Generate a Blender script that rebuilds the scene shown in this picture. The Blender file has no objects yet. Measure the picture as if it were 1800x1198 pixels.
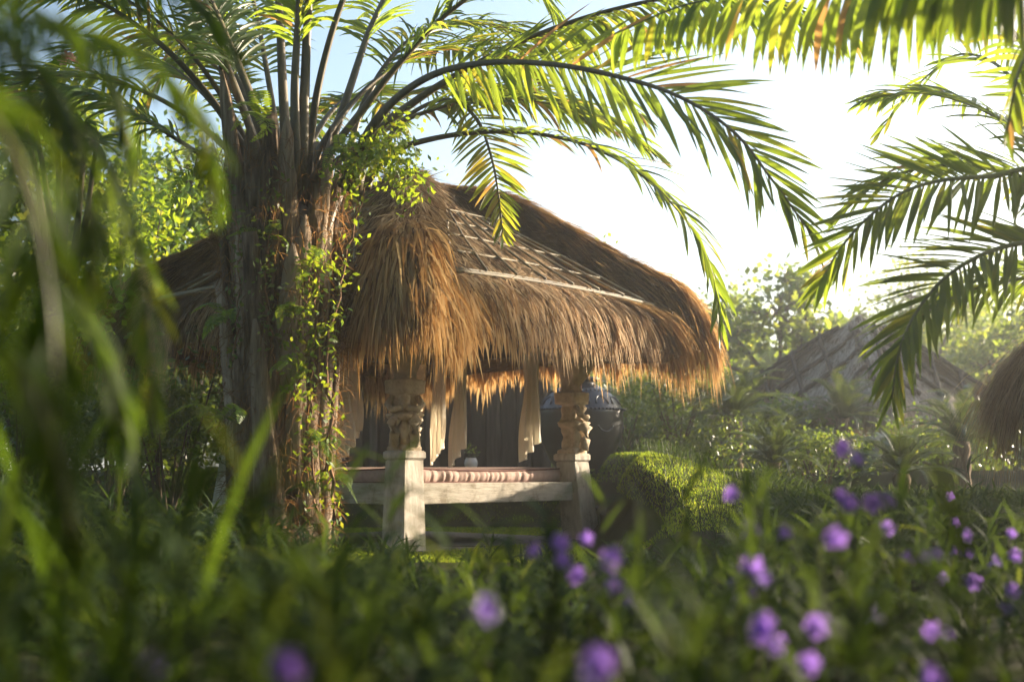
import bpy, math, random
import numpy as np
from mathutils import Vector, Matrix

R = math.radians
rng = np.random.default_rng(7)
random.seed(7)

# ------------------------------------------------------------------ camera, sky, sun, exposure
S = bpy.context.scene
COL = S.collection
CAM_Z, PITCH, FPX = 0.60, R(5.86), 2250.0
cam_d = bpy.data.cameras.new('camera'); cam = bpy.data.objects.new('camera', cam_d); COL.objects.link(cam)
cam.location = (0, 0, CAM_Z); cam.rotation_euler = (R(90) + PITCH, 0, 0)
cam_d.sensor_width = 36; cam_d.lens = 45; cam_d.clip_start = 0.05; cam_d.clip_end = 2000
cam_d.dof.use_dof = True; cam_d.dof.focus_distance = 9.4; cam_d.dof.aperture_fstop = 1.6
S.camera = cam

SUN_AZ, SUN_EL = R(62), R(14)          # azimuth to the right of the view axis (+Y), elevation
to_sun = Vector((math.sin(SUN_AZ) * math.cos(SUN_EL), math.cos(SUN_AZ) * math.cos(SUN_EL), math.sin(SUN_EL)))
W = bpy.data.worlds.new('World'); S.world = W; W.use_nodes = True
wn = W.node_tree.nodes; wl = W.node_tree.links
sky = wn.new('ShaderNodeTexSky'); sky.sky_type = 'NISHITA'; sky.sun_disc = False
sky.sun_elevation = SUN_EL; sky.sun_rotation = SUN_AZ; sky.air_density = 1.0; sky.dust_density = 2.0; sky.ozone_density = 1.0
wn['Background'].inputs['Strength'].default_value = 0.11
wl.new(sky.outputs[0], wn['Background'].inputs['Color'])
sun_d = bpy.data.lights.new('sun', 'SUN'); sun = bpy.data.objects.new('sun', sun_d); COL.objects.link(sun)
sun_d.energy = 5.0; sun_d.angle = R(0.6); sun_d.color = (1.0, 0.84, 0.64)
sun.rotation_euler = to_sun.to_track_quat('Z', 'Y').to_euler()
VS = S.view_settings
VS.view_transform = 'Standard'; VS.look = 'None'; VS.gamma = 1.0; VS.use_curve_mapping = False
VS.exposure = 1.75
S.cycles.use_denoising = True
S.cycles.max_bounces = 8; S.cycles.transmission_bounces = 6; S.cycles.diffuse_bounces = 4; S.cycles.volume_bounces = 1
S.cycles.caustics_reflective = False; S.cycles.caustics_refractive = False
S.cycles.sample_clamp_indirect = 6.0

# ------------------------------------------------------------------ helpers
def at(x, y, Y):
    """world point on the plane of depth Y that the photograph shows at pixel (x, y)"""
    a, b = (x - 900.0) / FPX, (599.0 - y) / FPX
    d = np.array([a, math.cos(PITCH) - b * math.sin(PITCH), math.sin(PITCH) + b * math.cos(PITCH)])
    return np.array([0, 0, CAM_Z]) + d * (Y / d[1])
def sstep(a, b, x):
    t = np.clip((x - a) / (b - a), 0, 1); return t * t * (3 - 2 * t)
def unit(v):
    v = np.asarray(v, float); return v / np.maximum(np.linalg.norm(v, axis=-1, keepdims=True), 1e-9)

class MB:
    """collects vertices, quads, triangles and one tint value for each vertex"""
    def __init__(s): s.V = []; s.F = {3: [], 4: []}; s.T = []; s.n = 0; s.flat = False
    def add(s, V, Q=None, T=None, tint=None):
        V = np.asarray(V, float).reshape(-1, 3)
        s.V.append(V)
        if Q is not None and len(Q): s.F[4].append(np.asarray(Q, int).reshape(-1, 4) + s.n)
        if T is not None and len(T): s.F[3].append(np.asarray(T, int).reshape(-1, 3) + s.n)
        if tint is None: tint = 0.5
        s.T.append(np.broadcast_to(np.asarray(tint, float), (len(V),)).copy())
        s.n += len(V); return s
    def mesh(s, name, mat, smooth=True):
        me = bpy.data.meshes.new(name)
        V = np.concatenate(s.V); q = np.concatenate(s.F[4]) if s.F[4] else np.zeros((0, 4), int)
        t = np.concatenate(s.F[3]) if s.F[3] else np.zeros((0, 3), int)
        me.vertices.add(len(V)); me.vertices.foreach_set('co', V.astype(np.float32).ravel())
        nl = q.size + t.size
        me.loops.add(nl); me.polygons.add(len(q) + len(t))
        me.loops.foreach_set('vertex_index', np.concatenate([q.ravel(), t.ravel()]).astype(np.int32))
        st = np.concatenate([np.arange(len(q)) * 4, q.size + np.arange(len(t)) * 3]).astype(np.int32)
        me.polygons.foreach_set('loop_start', st)
        me.polygons.foreach_set('use_smooth', np.full(len(st), smooth and not s.flat))
        me.update(calc_edges=True)
        a = me.attributes.new('tint', 'FLOAT', 'POINT'); a.data.foreach_set('value', np.concatenate(s.T).astype(np.float32))
        if mat: me.materials.append(mat)
        me.validate(); return me

def wloc(o):
    v = Vector((0, 0, 0))
    while o is not None: v += o.location; o = o.parent
    return v
def obj(name, mb, mat=None, parent=None, smooth=True, kind=None, label=None):
    me = mb.mesh(name, mat, smooth) if isinstance(mb, MB) else mb
    o = bpy.data.objects.new(name, me); COL.objects.link(o)
    if parent is not None: o.parent = parent; o.location = -wloc(parent)
    if kind: o['kind'] = kind
    if label: o['label'] = label
    return o
def tag(o, label, cat, group=None, kind=None):
    o['label'] = label; o['category'] = cat
    if group: o['group'] = group
    if kind: o['kind'] = kind
    return o
def thing(name, label, cat, loc=(0, 0, 0), group=None):
    o = bpy.data.objects.new(name, None); COL.objects.link(o); o.location = Vector([float(c) for c in loc]); o.empty_display_size = .1
    return tag(o, label, cat, group)
def put(name, me, parent, M, kind=None):
    """a part that shares mesh data, world matrix M"""
    o = bpy.data.objects.new(name, me); COL.objects.link(o); o.parent = parent
    o.matrix_basis = Matrix.Translation(-wloc(parent)) @ M
    if kind: o['kind'] = kind
    return o

# ------------------------------------------------------------------ shape builders
def crom(P, n):
    P = np.asarray(P, float); P = np.vstack([2 * P[0] - P[1], P, 2 * P[-1] - P[-2]])
    seg = len(P) - 3; out = []
    for u in np.linspace(0, seg - 1e-6, n):
        i = int(u); t = u - i; a, b, c, d = P[i:i + 4]
        out.append(.5 * ((2 * b) + (c - a) * t + (2 * a - 5 * b + 4 * c - d) * t * t + (3 * b - a - 3 * c + d) * t ** 3))
    out = np.array(out)
    L = np.concatenate([[0], np.cumsum(np.linalg.norm(np.diff(out, axis=0), axis=1))])
    g = np.linspace(0, L[-1], n)
    return np.stack([np.interp(g, L, out[:, k]) for k in range(3)], 1), L[-1]
def frames(P, up=(0, 0, 1)):
    T = unit(np.gradient(P, axis=0)); up = np.broadcast_to(np.asarray(up, float), T.shape)
    Sd = np.cross(T, up); bad = np.linalg.norm(Sd, axis=1) < .05
    Sd[bad] = np.cross(T[bad], (0, 1, 0.01)); Sd = unit(Sd)
    return T, Sd, np.cross(Sd, T)
def tube(mb, P, r, n=8, tint=.5, up=(0, 0, 1), flat=1.0, cap=True):
    P = np.asarray(P, float); K = len(P); r = np.broadcast_to(np.asarray(r, float), (K,))
    T, Sd, U = frames(P, up); a = np.linspace(0, 2 * math.pi, n, endpoint=False)
    V = P[:, None] + r[:, None, None] * (np.cos(a)[None, :, None] * Sd[:, None] + flat * np.sin(a)[None, :, None] * U[:, None])
    i, j = np.meshgrid(np.arange(K - 1), np.arange(n), indexing='ij'); j2 = (j + 1) % n
    Q = np.stack([i * n + j, i * n + j2, (i + 1) * n + j2, (i + 1) * n + j], -1).reshape(-1, 4)
    V = V.reshape(-1, 3); T3 = []
    if cap:
        V = np.vstack([V, P[0], P[-1]]); c0, c1 = K * n, K * n + 1
        for k in range(n): T3 += [(c0, (k + 1) % n, k), (c1, (K - 1) * n + k, (K - 1) * n + (k + 1) % n)]
    if np.ndim(tint) == 1: tint = np.concatenate([np.repeat(tint, n), [tint[0], tint[-1]] if cap else []])
    return mb.add(V, Q, T3, tint)
def box(mb, c, h, ex=(1, 0, 0), ey=(0, 1, 0), ez=(0, 0, 1), bev=.006, top=1.0, tint=.5):
    """bevelled box: centre c, half sizes h, axes; top scales the upper end"""
    c = np.asarray(c, float); E = np.array([ex, ey, ez], float); hx, hy, hz = h; V = []
    for sz, k in ((-1, 0), (-1, 1), (1, 1), (1, 0)):
        f = top if sz > 0 else 1.0
        b = bev if k == 0 else 0
        z = sz * (hz - (0 if k == 0 else bev))
        x, y = hx * f - b, hy * f - b; q = bev
        for (px, py) in ((x - q, y), (x, y - q), (x, -y + q), (x - q, -y), (-x + q, -y), (-x, -y + q), (-x, y - q), (-x + q, y)):
            V.append(c + px * E[0] + py * E[1] + z * E[2])
    Q = []
    for r_ in range(3):
        for k in range(8): k2 = (k + 1) % 8; Q.append((r_ * 8 + k, r_ * 8 + k2, r_ * 8 + 8 + k2, r_ * 8 + 8 + k))
    T = []
    for k in range(1, 7): T.append((0, k + 1, k)); T.append((24, 24 + k, 24 + k + 1))
    Q = [q[::-1] for q in Q]; T = [t[::-1] for t in T]; mb.flat = True
    return mb.add(V, Q, T, tint)
def ribbons(mb, P, Sv, fold=None, tint=.5):
    """N ribbons of K sections: centres P (N,K,3), half-width vectors Sv (N,K,3), optional centre offset"""
    N, K, _ = P.shape
    if fold is None:
        V = np.stack([P - Sv, P + Sv], 2); A = 2
    else:
        V = np.stack([P - Sv, P + fold, P + Sv], 2); A = 3
    base = (np.arange(N) * K * A)[:, None, None]; k = np.arange(K - 1)[None, :, None] * A; a = np.arange(A - 1)[None, None, :]
    o = base + k + a
    Q = np.stack([o, o + 1, o + 1 + A, o + A], -1).reshape(-1, 4)
    t = np.repeat(np.broadcast_to(np.asarray(tint, float), (N,)), K * A)
    return mb.add(V.reshape(-1, 3), Q, None, t)
def leaf_prof(u, w, tip=1.0):
    return w * np.clip(np.sin(np.pi * np.clip(u, 0, 1) ** .62) ** .8, .04, None) if tip else w
def leaflet_arrays(B, D, Wd, L, w, droop, K=5, shape='lance'):
    """curved leaf ribbons from base B, direction D, width direction Wd"""
    N = len(B); P = np.zeros((N, K, 3)); Sv = np.zeros((N, K, 3)); Fo = np.zeros((N, K, 3))
    d = unit(D); p = B.copy()
    prof = {'lance': np.interp(np.linspace(0, 1, K), [0, .12, .4, .75, 1], [.35, .8, 1, .72, .03]),
            'strap': np.interp(np.linspace(0, 1, K), [0, .1, .7, 1], [.7, 1, .85, .03]),
            'oval': np.interp(np.linspace(0, 1, K), [0, .2, .5, .8, 1], [.1, .7, 1, .75, .03])}[shape]
    for k in range(K):
        P[:, k] = p
        wv = unit(Wd - (Wd * d).sum(1, keepdims=True) * d)
        Sv[:, k] = wv * (w * prof[k])[:, None]
        Fo[:, k] = np.cross(d, wv) * (w * prof[k] * -.35)[:, None]
        p = p + d * (L / (K - 1))[:, None]
        d = unit(d + np.array([0, 0, -1.0]) * (droop / (K - 1))[:, None])
    return P, Sv, Fo
def leaf_cloud(mb, C, size, ratio=.5, upb=.4, tint=None, droop=.3):
    """two-triangle folded leaves at points C"""
    N = len(C); n = unit(rng.normal(size=(N, 3)) + np.array([0, 0, upb * 2])); d = unit(np.cross(n, rng.normal(size=(N, 3))))
    d = unit(d + np.array([0, 0, -droop])); s = np.cross(n, d); L = size * rng.uniform(.6, 1.25, (N, 1))
    b = C - d * L / 2; e = C + d * L / 2; m = C - n * L * .06
    V = np.stack([b, m + s * L * ratio / 2 + n * L * .08, e, m - s * L * ratio / 2 + n * L * .08], 1)
    i = np.arange(N)[:, None] * 4
    T = np.concatenate([i + [0, 1, 2], i + [0, 2, 3]])
    if tint is None: tint = rng.uniform(0, 1, N)
    return mb.add(V.reshape(-1, 3), None, T, np.repeat(tint, 4))
def lathe(mb, c, prof, n=48, tint=.5, rip=None):
    prof = np.asarray(prof, float); K = len(prof); a = np.linspace(0, 2 * math.pi, n, endpoint=False)
    r = prof[:, 0][:, None] * np.ones(n)
    if rip is not None: r = r * rip(a)[None]
    V = np.stack([c[0] + r * np.cos(a), c[1] + r * np.sin(a), c[2] + prof[:, 1][:, None] * np.ones(n)], -1).reshape(-1, 3)
    i, j = np.meshgrid(np.arange(K - 1), np.arange(n), indexing='ij'); j2 = (j + 1) % n
    return mb.add(V, np.stack([i * n + j, i * n + j2, (i + 1) * n + j2, (i + 1) * n + j], -1).reshape(-1, 4), None, tint)
def vnoise(x, seed=0):
    """smooth 1-D noise"""
    g = np.random.default_rng(seed).uniform(0, 1, 4096); i = np.floor(x).astype(int); f = x - i; f = f * f * (3 - 2 * f)
    return g[i % 4096] * (1 - f) + g[(i + 1) % 4096] * f
def vnoise2(x, y, seed=0):
    g = np.random.default_rng(seed).uniform(0, 1, (256, 256)); i = np.floor(x).astype(int); j = np.floor(y).astype(int)
    f = x - i; h = y - j; f = f * f * (3 - 2 * f); h = h * h * (3 - 2 * h); i %= 256; j %= 256; i2 = (i + 1) % 256; j2 = (j + 1) % 256
    return (g[i, j] * (1 - f) + g[i2, j] * f) * (1 - h) + (g[i, j2] * (1 - f) + g[i2, j2] * f) * h

# ------------------------------------------------------------------ materials
def nodemat(name):
    m = bpy.data.materials.new(name); m.use_nodes = True
    return m, m.node_tree.nodes, m.node_tree.links, m.node_tree.nodes['Principled BSDF']
def ramp(n, stops):
    r = n.new('ShaderNodeValToRGB'); e = r.color_ramp.elements
    while len(e) < len(stops): e.new(.5)
    for k, (p, c) in enumerate(stops): e[k].position = p; e[k].color = (*c, 1)
    return r
def leaf_mat(name, stops, trans, mix=.45, rough=.42, spec=.5, noise=6.0):
    m, n, l, b = nodemat(name)
    a = n.new('ShaderNodeAttribute'); a.attribute_name = 'tint'
    tc = n.new('ShaderNodeTexCoord'); nz = n.new('ShaderNodeTexNoise'); nz.inputs['Scale'].default_value = noise; nz.inputs['Detail'].default_value = 3
    l.new(tc.outputs['Object'], nz.inputs['Vector'])
    ad = n.new('ShaderNodeMath'); ad.operation = 'MULTIPLY_ADD'; ad.inputs[1].default_value = .5; l.new(nz.outputs['Fac'], ad.inputs[0])
    ad.inputs[2].default_value = -.25
    sm = n.new('ShaderNodeMath'); sm.operation = 'ADD'; l.new(a.outputs['Fac'], sm.inputs[0]); l.new(ad.outputs[0], sm.inputs[1])
    r = ramp(n, stops); l.new(sm.outputs[0], r.inputs[0]); l.new(r.outputs[0], b.inputs['Base Color'])
    b.inputs['Roughness'].default_value = rough; b.inputs['Specular IOR Level'].default_value = spec
    t = n.new('ShaderNodeBsdfTranslucent'); r2 = ramp(n, trans); l.new(sm.outputs[0], r2.inputs[0]); l.new(r2.outputs[0], t.inputs['Color'])
    mx = n.new('ShaderNodeMixShader'); mx.inputs[0].default_value = mix
    l.new(b.outputs[0], mx.inputs[1]); l.new(t.outputs[0], mx.inputs[2]); l.new(mx.outputs[0], n['Material Output'].inputs['Surface'])
    return m
def solid_mat(name, stops, rough=.8, scale=(8, 8, 8), detail=5, bump=.3, bdist=.02, spec=.3, use_tint=.5, metal=0, trans=None, stain=0):
    m, n, l, b = nodemat(name)
    tc = n.new('ShaderNodeTexCoord'); mp = n.new('ShaderNodeMapping'); mp.inputs['Scale'].default_value = scale
    nz = n.new('ShaderNodeTexNoise'); nz.inputs['Scale'].default_value = 1; nz.inputs['Detail'].default_value = detail; nz.inputs['Roughness'].default_value = .65
    l.new(tc.outputs['Object'], mp.inputs[0]); l.new(mp.outputs[0], nz.inputs['Vector'])
    a = n.new('ShaderNodeAttribute'); a.attribute_name = 'tint'
    s1 = n.new('ShaderNodeMath'); s1.operation = 'SUBTRACT'; s1.inputs[1].default_value = .5; l.new(a.outputs['Fac'], s1.inputs[0])
    s2 = n.new('ShaderNodeMath'); s2.operation = 'MULTIPLY_ADD'; s2.inputs[1].default_value = use_tint; l.new(s1.outputs[0], s2.inputs[0]); l.new(nz.outputs['Fac'], s2.inputs[2])
    r = ramp(n, stops); l.new(s2.outputs[0], r.inputs[0]); l.new(r.outputs[0], b.inputs['Base Color'])
    b.inputs['Roughness'].default_value = rough; b.inputs['Specular IOR Level'].default_value = spec; b.inputs['Metallic'].default_value = metal
    if stain:
        n2 = n.new('ShaderNodeTexNoise'); n2.inputs['Scale'].default_value = stain; n2.inputs['Detail'].default_value = 6; n2.inputs['Roughness'].default_value = .7; l.new(tc.outputs['Object'], n2.inputs['Vector'])
        r3 = ramp(n, [(.34, (.50, .46, .40)), (.47, (.88, .86, .83)), (.6, (1, 1, 1))]); l.new(n2.outputs['Fac'], r3.inputs[0])
        mm = n.new('ShaderNodeMix'); mm.data_type = 'RGBA'; mm.blend_type = 'MULTIPLY'; mm.inputs[0].default_value = 1
        l.new(r.outputs[0], mm.inputs[6]); l.new(r3.outputs[0], mm.inputs[7]); l.new(mm.outputs[2], b.inputs['Base Color'])
    if bump:
        bp = n.new('ShaderNodeBump'); bp.inputs['Strength'].default_value = bump; bp.inputs['Distance'].default_value = bdist
        l.new(nz.outputs['Fac'], bp.inputs['Height']); l.new(bp.outputs[0], b.inputs['Normal'])
    if trans:
        t = n.new('ShaderNodeBsdfTranslucent'); t.inputs['Color'].default_value = (*trans[0], 1)
        mx = n.new('ShaderNodeMixShader'); mx.inputs[0].default_value = trans[1]
        l.new(b.outputs[0], mx.inputs[1]); l.new(t.outputs[0], mx.inputs[2]); l.new(mx.outputs[0], n['Material Output'].inputs['Surface'])
    return m
M = {}
M['palm'] = leaf_mat('palm_leaf', [(0, (.030, .062, .014)), (.5, (.045, .095, .018)), (.85, (.10, .13, .02)), (1, (.17, .105, .045))],
                     [(0, (.20, .30, .02)), (.55, (.34, .44, .03)), (.85, (.62, .52, .04)), (1, (.5, .28, .08))], .55, .38, .55)
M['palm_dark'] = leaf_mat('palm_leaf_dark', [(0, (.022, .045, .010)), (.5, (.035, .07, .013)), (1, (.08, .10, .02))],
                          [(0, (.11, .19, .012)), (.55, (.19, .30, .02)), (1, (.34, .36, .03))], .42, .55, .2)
M['shrub'] = leaf_mat('shrub_leaf', [(0, (.022, .05, .012)), (.5, (.04, .085, .02)), (1, (.08, .12, .025))],
                      [(0, (.16, .25, .02)), (.6, (.3, .4, .03)), (1, (.5, .5, .05))], .38, .35, .5)
M['tree'] = leaf_mat('tree_leaf', [(0, (.028, .06, .015)), (.5, (.05, .10, .02)), (1, (.09, .13, .03))],
                     [(0, (.25, .36, .03)), (.6, (.42, .52, .05)), (1, (.65, .62, .06))], .45, .3, .6)
M['cycad'] = leaf_mat('cycad_leaf', [(0, (.013, .03, .009)), (.5, (.024, .052, .013)), (1, (.05, .085, .018))],
                      [(0, (.07, .12, .012)), (.6, (.15, .2, .02)), (1, (.3, .32, .03))], .3, .3, .6)
M['ruellia'] = leaf_mat('ruellia_leaf', [(0, (.016, .033, .013)), (.5, (.032, .062, .019)), (1, (.06, .095, .025))],
                        [(0, (.07, .12, .015)), (.6, (.15, .22, .025)), (1, (.3, .34, .04))], .28, .6, .16)
M['grass'] = leaf_mat('grass_blade', [(0, (.05, .10, .015)), (.5, (.085, .155, .024)), (1, (.14, .2, .04))],
                      [(0, (.3, .44, .03)), (.6, (.45, .58, .04)), (1, (.65, .66, .06))], .5, .7, .08)
M['fern'] = leaf_mat('fern_leaf', [(0, (.035, .08, .012)), (.5, (.06, .13, .018)), (1, (.11, .17, .02))],
                     [(0, (.28, .42, .02)), (.6, (.45, .58, .03)), (1, (.65, .62, .04))], .45, .45, .35)
M['petal'] = leaf_mat('purple_petal', [(0, (.33, .20, .68)), (.5, (.52, .42, .90)), (1, (.64, .56, .95))],
                      [(0, (.35, .18, .7)), (.5, (.42, .22, .8)), (1, (.55, .35, .85))], .45, .6, .2)
M['pink'] = leaf_mat('pink_petal', [(0, (.6, .12, .2)), (.5, (.7, .2, .28)), (1, (.8, .4, .45))],
                     [(0, (.8, .2, .25)), (1, (.9, .5, .5))], .4, .6, .2)
M['straw'] = leaf_mat('thatch_straw', [(0, (.06, .036, .018)), (.3, (.22, .135, .065)), (.65, (.42, .28, .145)), (1, (.60, .45, .27))],
                      [(0, (.27, .125, .042)), (.5, (.64, .36, .12)), (1, (.85, .59, .27))], .42, .75, .15, 3.0)
M['straw_old'] = leaf_mat('weathered_straw', [(0, (.20, .16, .12)), (.5, (.36, .30, .235)), (1, (.5, .43, .35))],
                          [(0, (.2, .13, .08)), (.6, (.4, .29, .18)), (1, (.5, .4, .28))], .25, .6, .3, 3.0)
M['straw_slope'] = leaf_mat('slope_straw', [(0, (.055, .035, .02)), (.3, (.20, .13, .07)), (.65, (.40, .28, .155)), (1, (.58, .45, .29))],
                            [(0, (.25, .12, .04)), (.5, (.52, .29, .10)), (1, (.7, .48, .22))], .3, .8, .12, 3.0)
M['thatch_bed'] = solid_mat('thatch_bed', [(.25, (.05, .03, .016)), (.6, (.16, .10, .052)), (.85, (.24, .155, .085))], .9, (14, 14, 60), 6, .8, .03, .1)
M['bamboo'] = solid_mat('bamboo', [(.2, (.13, .11, .075)), (.55, (.30, .25, .16)), (.85, (.46, .40, .27))], .6, (5, 5, 5), 5, .2, .006, .35)
M['wood_pale'] = solid_mat('weathered_timber', [(.25, (.36, .32, .26)), (.55, (.54, .495, .42)), (.8, (.66, .61, .53))], .82, (22, 22, 4), 8, .6, .01, .2, stain=5.5)
M['wood_rail'] = solid_mat('weathered_rail', [(.25, (.34, .30, .245)), (.55, (.52, .475, .40)), (.8, (.64, .59, .51))], .82, (6, 6, 60), 8, .6, .01, .2, stain=5.0)
M['carved'] = solid_mat('carved_wood', [(.2, (.34, .25, .155)), (.5, (.58, .47, .33)), (.85, (.70, .60, .45))], .78, (26, 26, 26), 7, .9, .012, .25)
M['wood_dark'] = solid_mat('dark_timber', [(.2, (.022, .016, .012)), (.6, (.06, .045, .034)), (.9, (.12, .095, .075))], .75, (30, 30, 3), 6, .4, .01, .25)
M['palmbark'] = solid_mat('palm_bark', [(.22, (.048, .030, .018)), (.45, (.165, .115, .072)), (.78, (.37, .29, .21))], .9, (34, 34, 3.2), 8, 1.0, .03, .15, .9)
M['petiole'] = solid_mat('palm_petiole', [(.2, (.045, .032, .015)), (.55, (.11, .085, .04)), (.85, (.24, .19, .10))], .5, (18, 18, 5), 5, .3, .006, .4, .8)
M['bark'] = solid_mat('tree_bark', [(.2, (.05, .038, .028)), (.6, (.13, .10, .075)), (.9, (.22, .18, .14))], .9, (12, 12, 5), 6, .7, .02, .1)
M['rachis'] = solid_mat('frond_rachis', [(.2, (.06, .07, .02)), (.6, (.13, .14, .045)), (.9, (.26, .24, .10))], .42, (9, 9, 9), 4, .15, .004, .5, .8)
M['stem'] = solid_mat('flower_stem', [(.2, (.03, .018, .018)), (.6, (.045, .045, .02)), (.9, (.07, .09, .03))], .6, (9, 9, 9), 3, 0, 0, .3)
M['root'] = solid_mat('vine_stem', [(.2, (.12, .06, .03)), (.6, (.27, .15, .08)), (.9, (.38, .24, .14))], .8, (12, 12, 12), 5, .5, .006, .2)
M['cloth'] = solid_mat('cream_cloth', [(.2, (.80, .77, .70)), (.8, (.90, .88, .82))], .9, (9, 9, 9), 4, .1, .004, .1, .3, 0, ((.78, .68, .5), .42))
M['cushion'] = solid_mat('rose_fabric', [(.2, (.40, .27, .225)), (.8, (.55, .40, .34))], .8, (18, 18, 18), 4, .2, .004, .2)
M['piping'] = solid_mat('dark_piping', [(.2, (.13, .055, .045)), (.8, (.19, .085, .07))], .8, (18, 18, 18), 4, .1, .004, .2)
M['clay'] = solid_mat('black_glaze', [(.25, (.010, .011, .014)), (.6, (.022, .024, .030)), (.9, (.05, .052, .06))], .30, (6, 6, 6), 6, .1, .01, .6)
M['stone'] = solid_mat('grey_stone', [(.2, (.10, .095, .085)), (.6, (.23, .22, .20)), (.9, (.34, .33, .30))], .9, (9, 9, 9), 7, .7, .02, .2, .6)
M['basalt'] = solid_mat('dark_stone', [(.2, (.03, .028, .025)), (.6, (.075, .07, .062)), (.9, (.14, .13, .115))], .85, (11, 11, 11), 7, .8, .02, .25, .6)
M['soil'] = solid_mat('soil', [(.2, (.022, .018, .011)), (.5, (.04, .04, .016)), (.85, (.06, .075, .022))], .95, (3, 3, 3), 8, .6, .03, .1)
M['white'] = solid_mat('white_glaze', [(.2, (.62, .61, .58)), (.8, (.78, .77, .74))], .3, (6, 6, 6), 3, 0, 0, .5)

# ------------------------------------------------------------------ ground
E1 = np.array([.652, .758, 0]); E2 = np.array([-.758, .652, 0])          # the pavilion's two axes
PC = np.array([-.952, 11.53, 0])                                          # its centre
def terr(x, y):
    x = np.asarray(x, float); y = np.asarray(y, float)
    e = .80 + .10 * np.sin(y * 2.1)
    right = .80 * sstep(6.6, 12.6, y) * sstep(e - .1, e + .45, x) * (.2 + .8 * np.exp(-(np.maximum(x - 1.15, 0) / 1.3) ** 2))
    back = .62 * sstep(14.0, 14.5, y)
    n = .05 * (vnoise2(x * .7 + 50, y * .7 + 50, 3) - .5) * sstep(15, 30, np.abs(x) + y)
    return np.maximum(right, back) + n + .012 * (vnoise2(x * 2 + 90, y * 2 + 90, 5) - .5)
gx = np.concatenate([np.linspace(-260, -12, 18), np.linspace(-11.5, 11.5, 190), np.linspace(12, 260, 18)])
gy = np.concatenate([np.linspace(-120, -3, 8), np.linspace(-2.5, 24, 210), np.linspace(25, 420, 26)])
X, Y = np.meshgrid(gx, gy, indexing='ij'); mb = MB()
nx, ny = X.shape; i, j = np.meshgrid(np.arange(nx - 1), np.arange(ny - 1), indexing='ij')
mb.add(np.stack([X, Y, terr(X, Y)], -1), np.stack([i * ny + j, (i + 1) * ny + j, (i + 1) * ny + j + 1, i * ny + j + 1], -1))
o = obj('ground', mb, M['soil'], kind='structure'); o['label'] = 'dark soil and lawn ground of the garden'

# lawn of real blades where the photograph shows it
def blades(N, xr, yr, h, w, keep, name, label, mat='grass', cat='grass'):
    x = rng.uniform(*xr, N); y = rng.uniform(*yr, N); k = keep(x, y); x = x[k]; y = y[k]; n = len(x)
    B = np.stack([x, y, terr(x, y) - .005], 1); a = rng.uniform(0, 2 * math.pi, n)
    D = unit(np.stack([np.cos(a) * .45, np.sin(a) * .45, np.ones(n)], 1)); b = rng.uniform(0, 2 * math.pi, n)
    P, Sv, _ = leaflet_arrays(B, D, np.stack([np.cos(b), np.sin(b), 0 * b], 1), h * rng.uniform(.5, 1.3, n), np.full(n, w), rng.uniform(.2, 1.2, n), 3, 'strap')
    m = MB(); ribbons(m, P, Sv, None, rng.uniform(0, 1, n))
    return tag(obj(name, m, M[mat], kind='stuff'), label, cat)
def in_pav(x, y, k=1.0):
    u = (x - PC[0]) * E1[0] + (y - PC[1]) * E1[1]; v = (x - PC[0]) * E2[0] + (y - PC[1]) * E2[1]
    return (np.abs(u) < 1.33 * k) & (np.abs(v) < 1.33 * k)
blades(200000, (-4.5, 4), (8.6, 16.5), .028, .0034, lambda x, y: ~in_pav(x, y) & (x > -y * .48) & ~((y < 13.9) & (y > 9) & (x > .55) & (x < 1.02 + .10 * np.sin(y * 2.1))) & (x < y * (.185 + .03 * vnoise(y * 3, 4))), 'lawn_grass', 'short green lawn grass covering the mound and around the pavilion')

# ------------------------------------------------------------------ thatched roofs
def roof_shape(a, z0, z1, zs, ts=.88, p=10.0, hip=.15, hw=.30):
    """returns point(theta, t) of a square hipped roof with rolled hips; t = 0 apex, 1 eave"""
    def f(th, t, lift=0.0):
        c, s = np.cos(th), np.sin(th)
        rr = a / (np.abs(c) ** p + np.abs(s) ** p) ** (1 / p)
        u, v = rr * t * c, rr * t * s
        z = np.where(t < ts, z1 - (z1 - zs) * (t / ts) + .10 * np.exp(-(t / .07) ** 2) * 0, 0)
        q = np.clip((t - ts) / (1 - ts), 0, 1); z = np.where(t >= ts, zs - (zs - z0) * (1 - np.sqrt(np.clip(1 - q * q, 0, 1)) * .82 - .18 * (1 - q)), z)
        d = np.abs(np.abs(u) - np.abs(v)) / math.sqrt(2)
        hb = np.exp(-(d / hw) ** 6) * sstep(.03, .42, t)
        z = z + hip * hb * (1 - .6 * q)
        z = z - .05 * sstep(.6, 1, t) * np.exp(-(d / .7) ** 2)
        k = 1 + .06 * hb * sstep(.7, 1, t)
        return np.stack([u * k, v * k, z + lift], -1)
    return f
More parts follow.
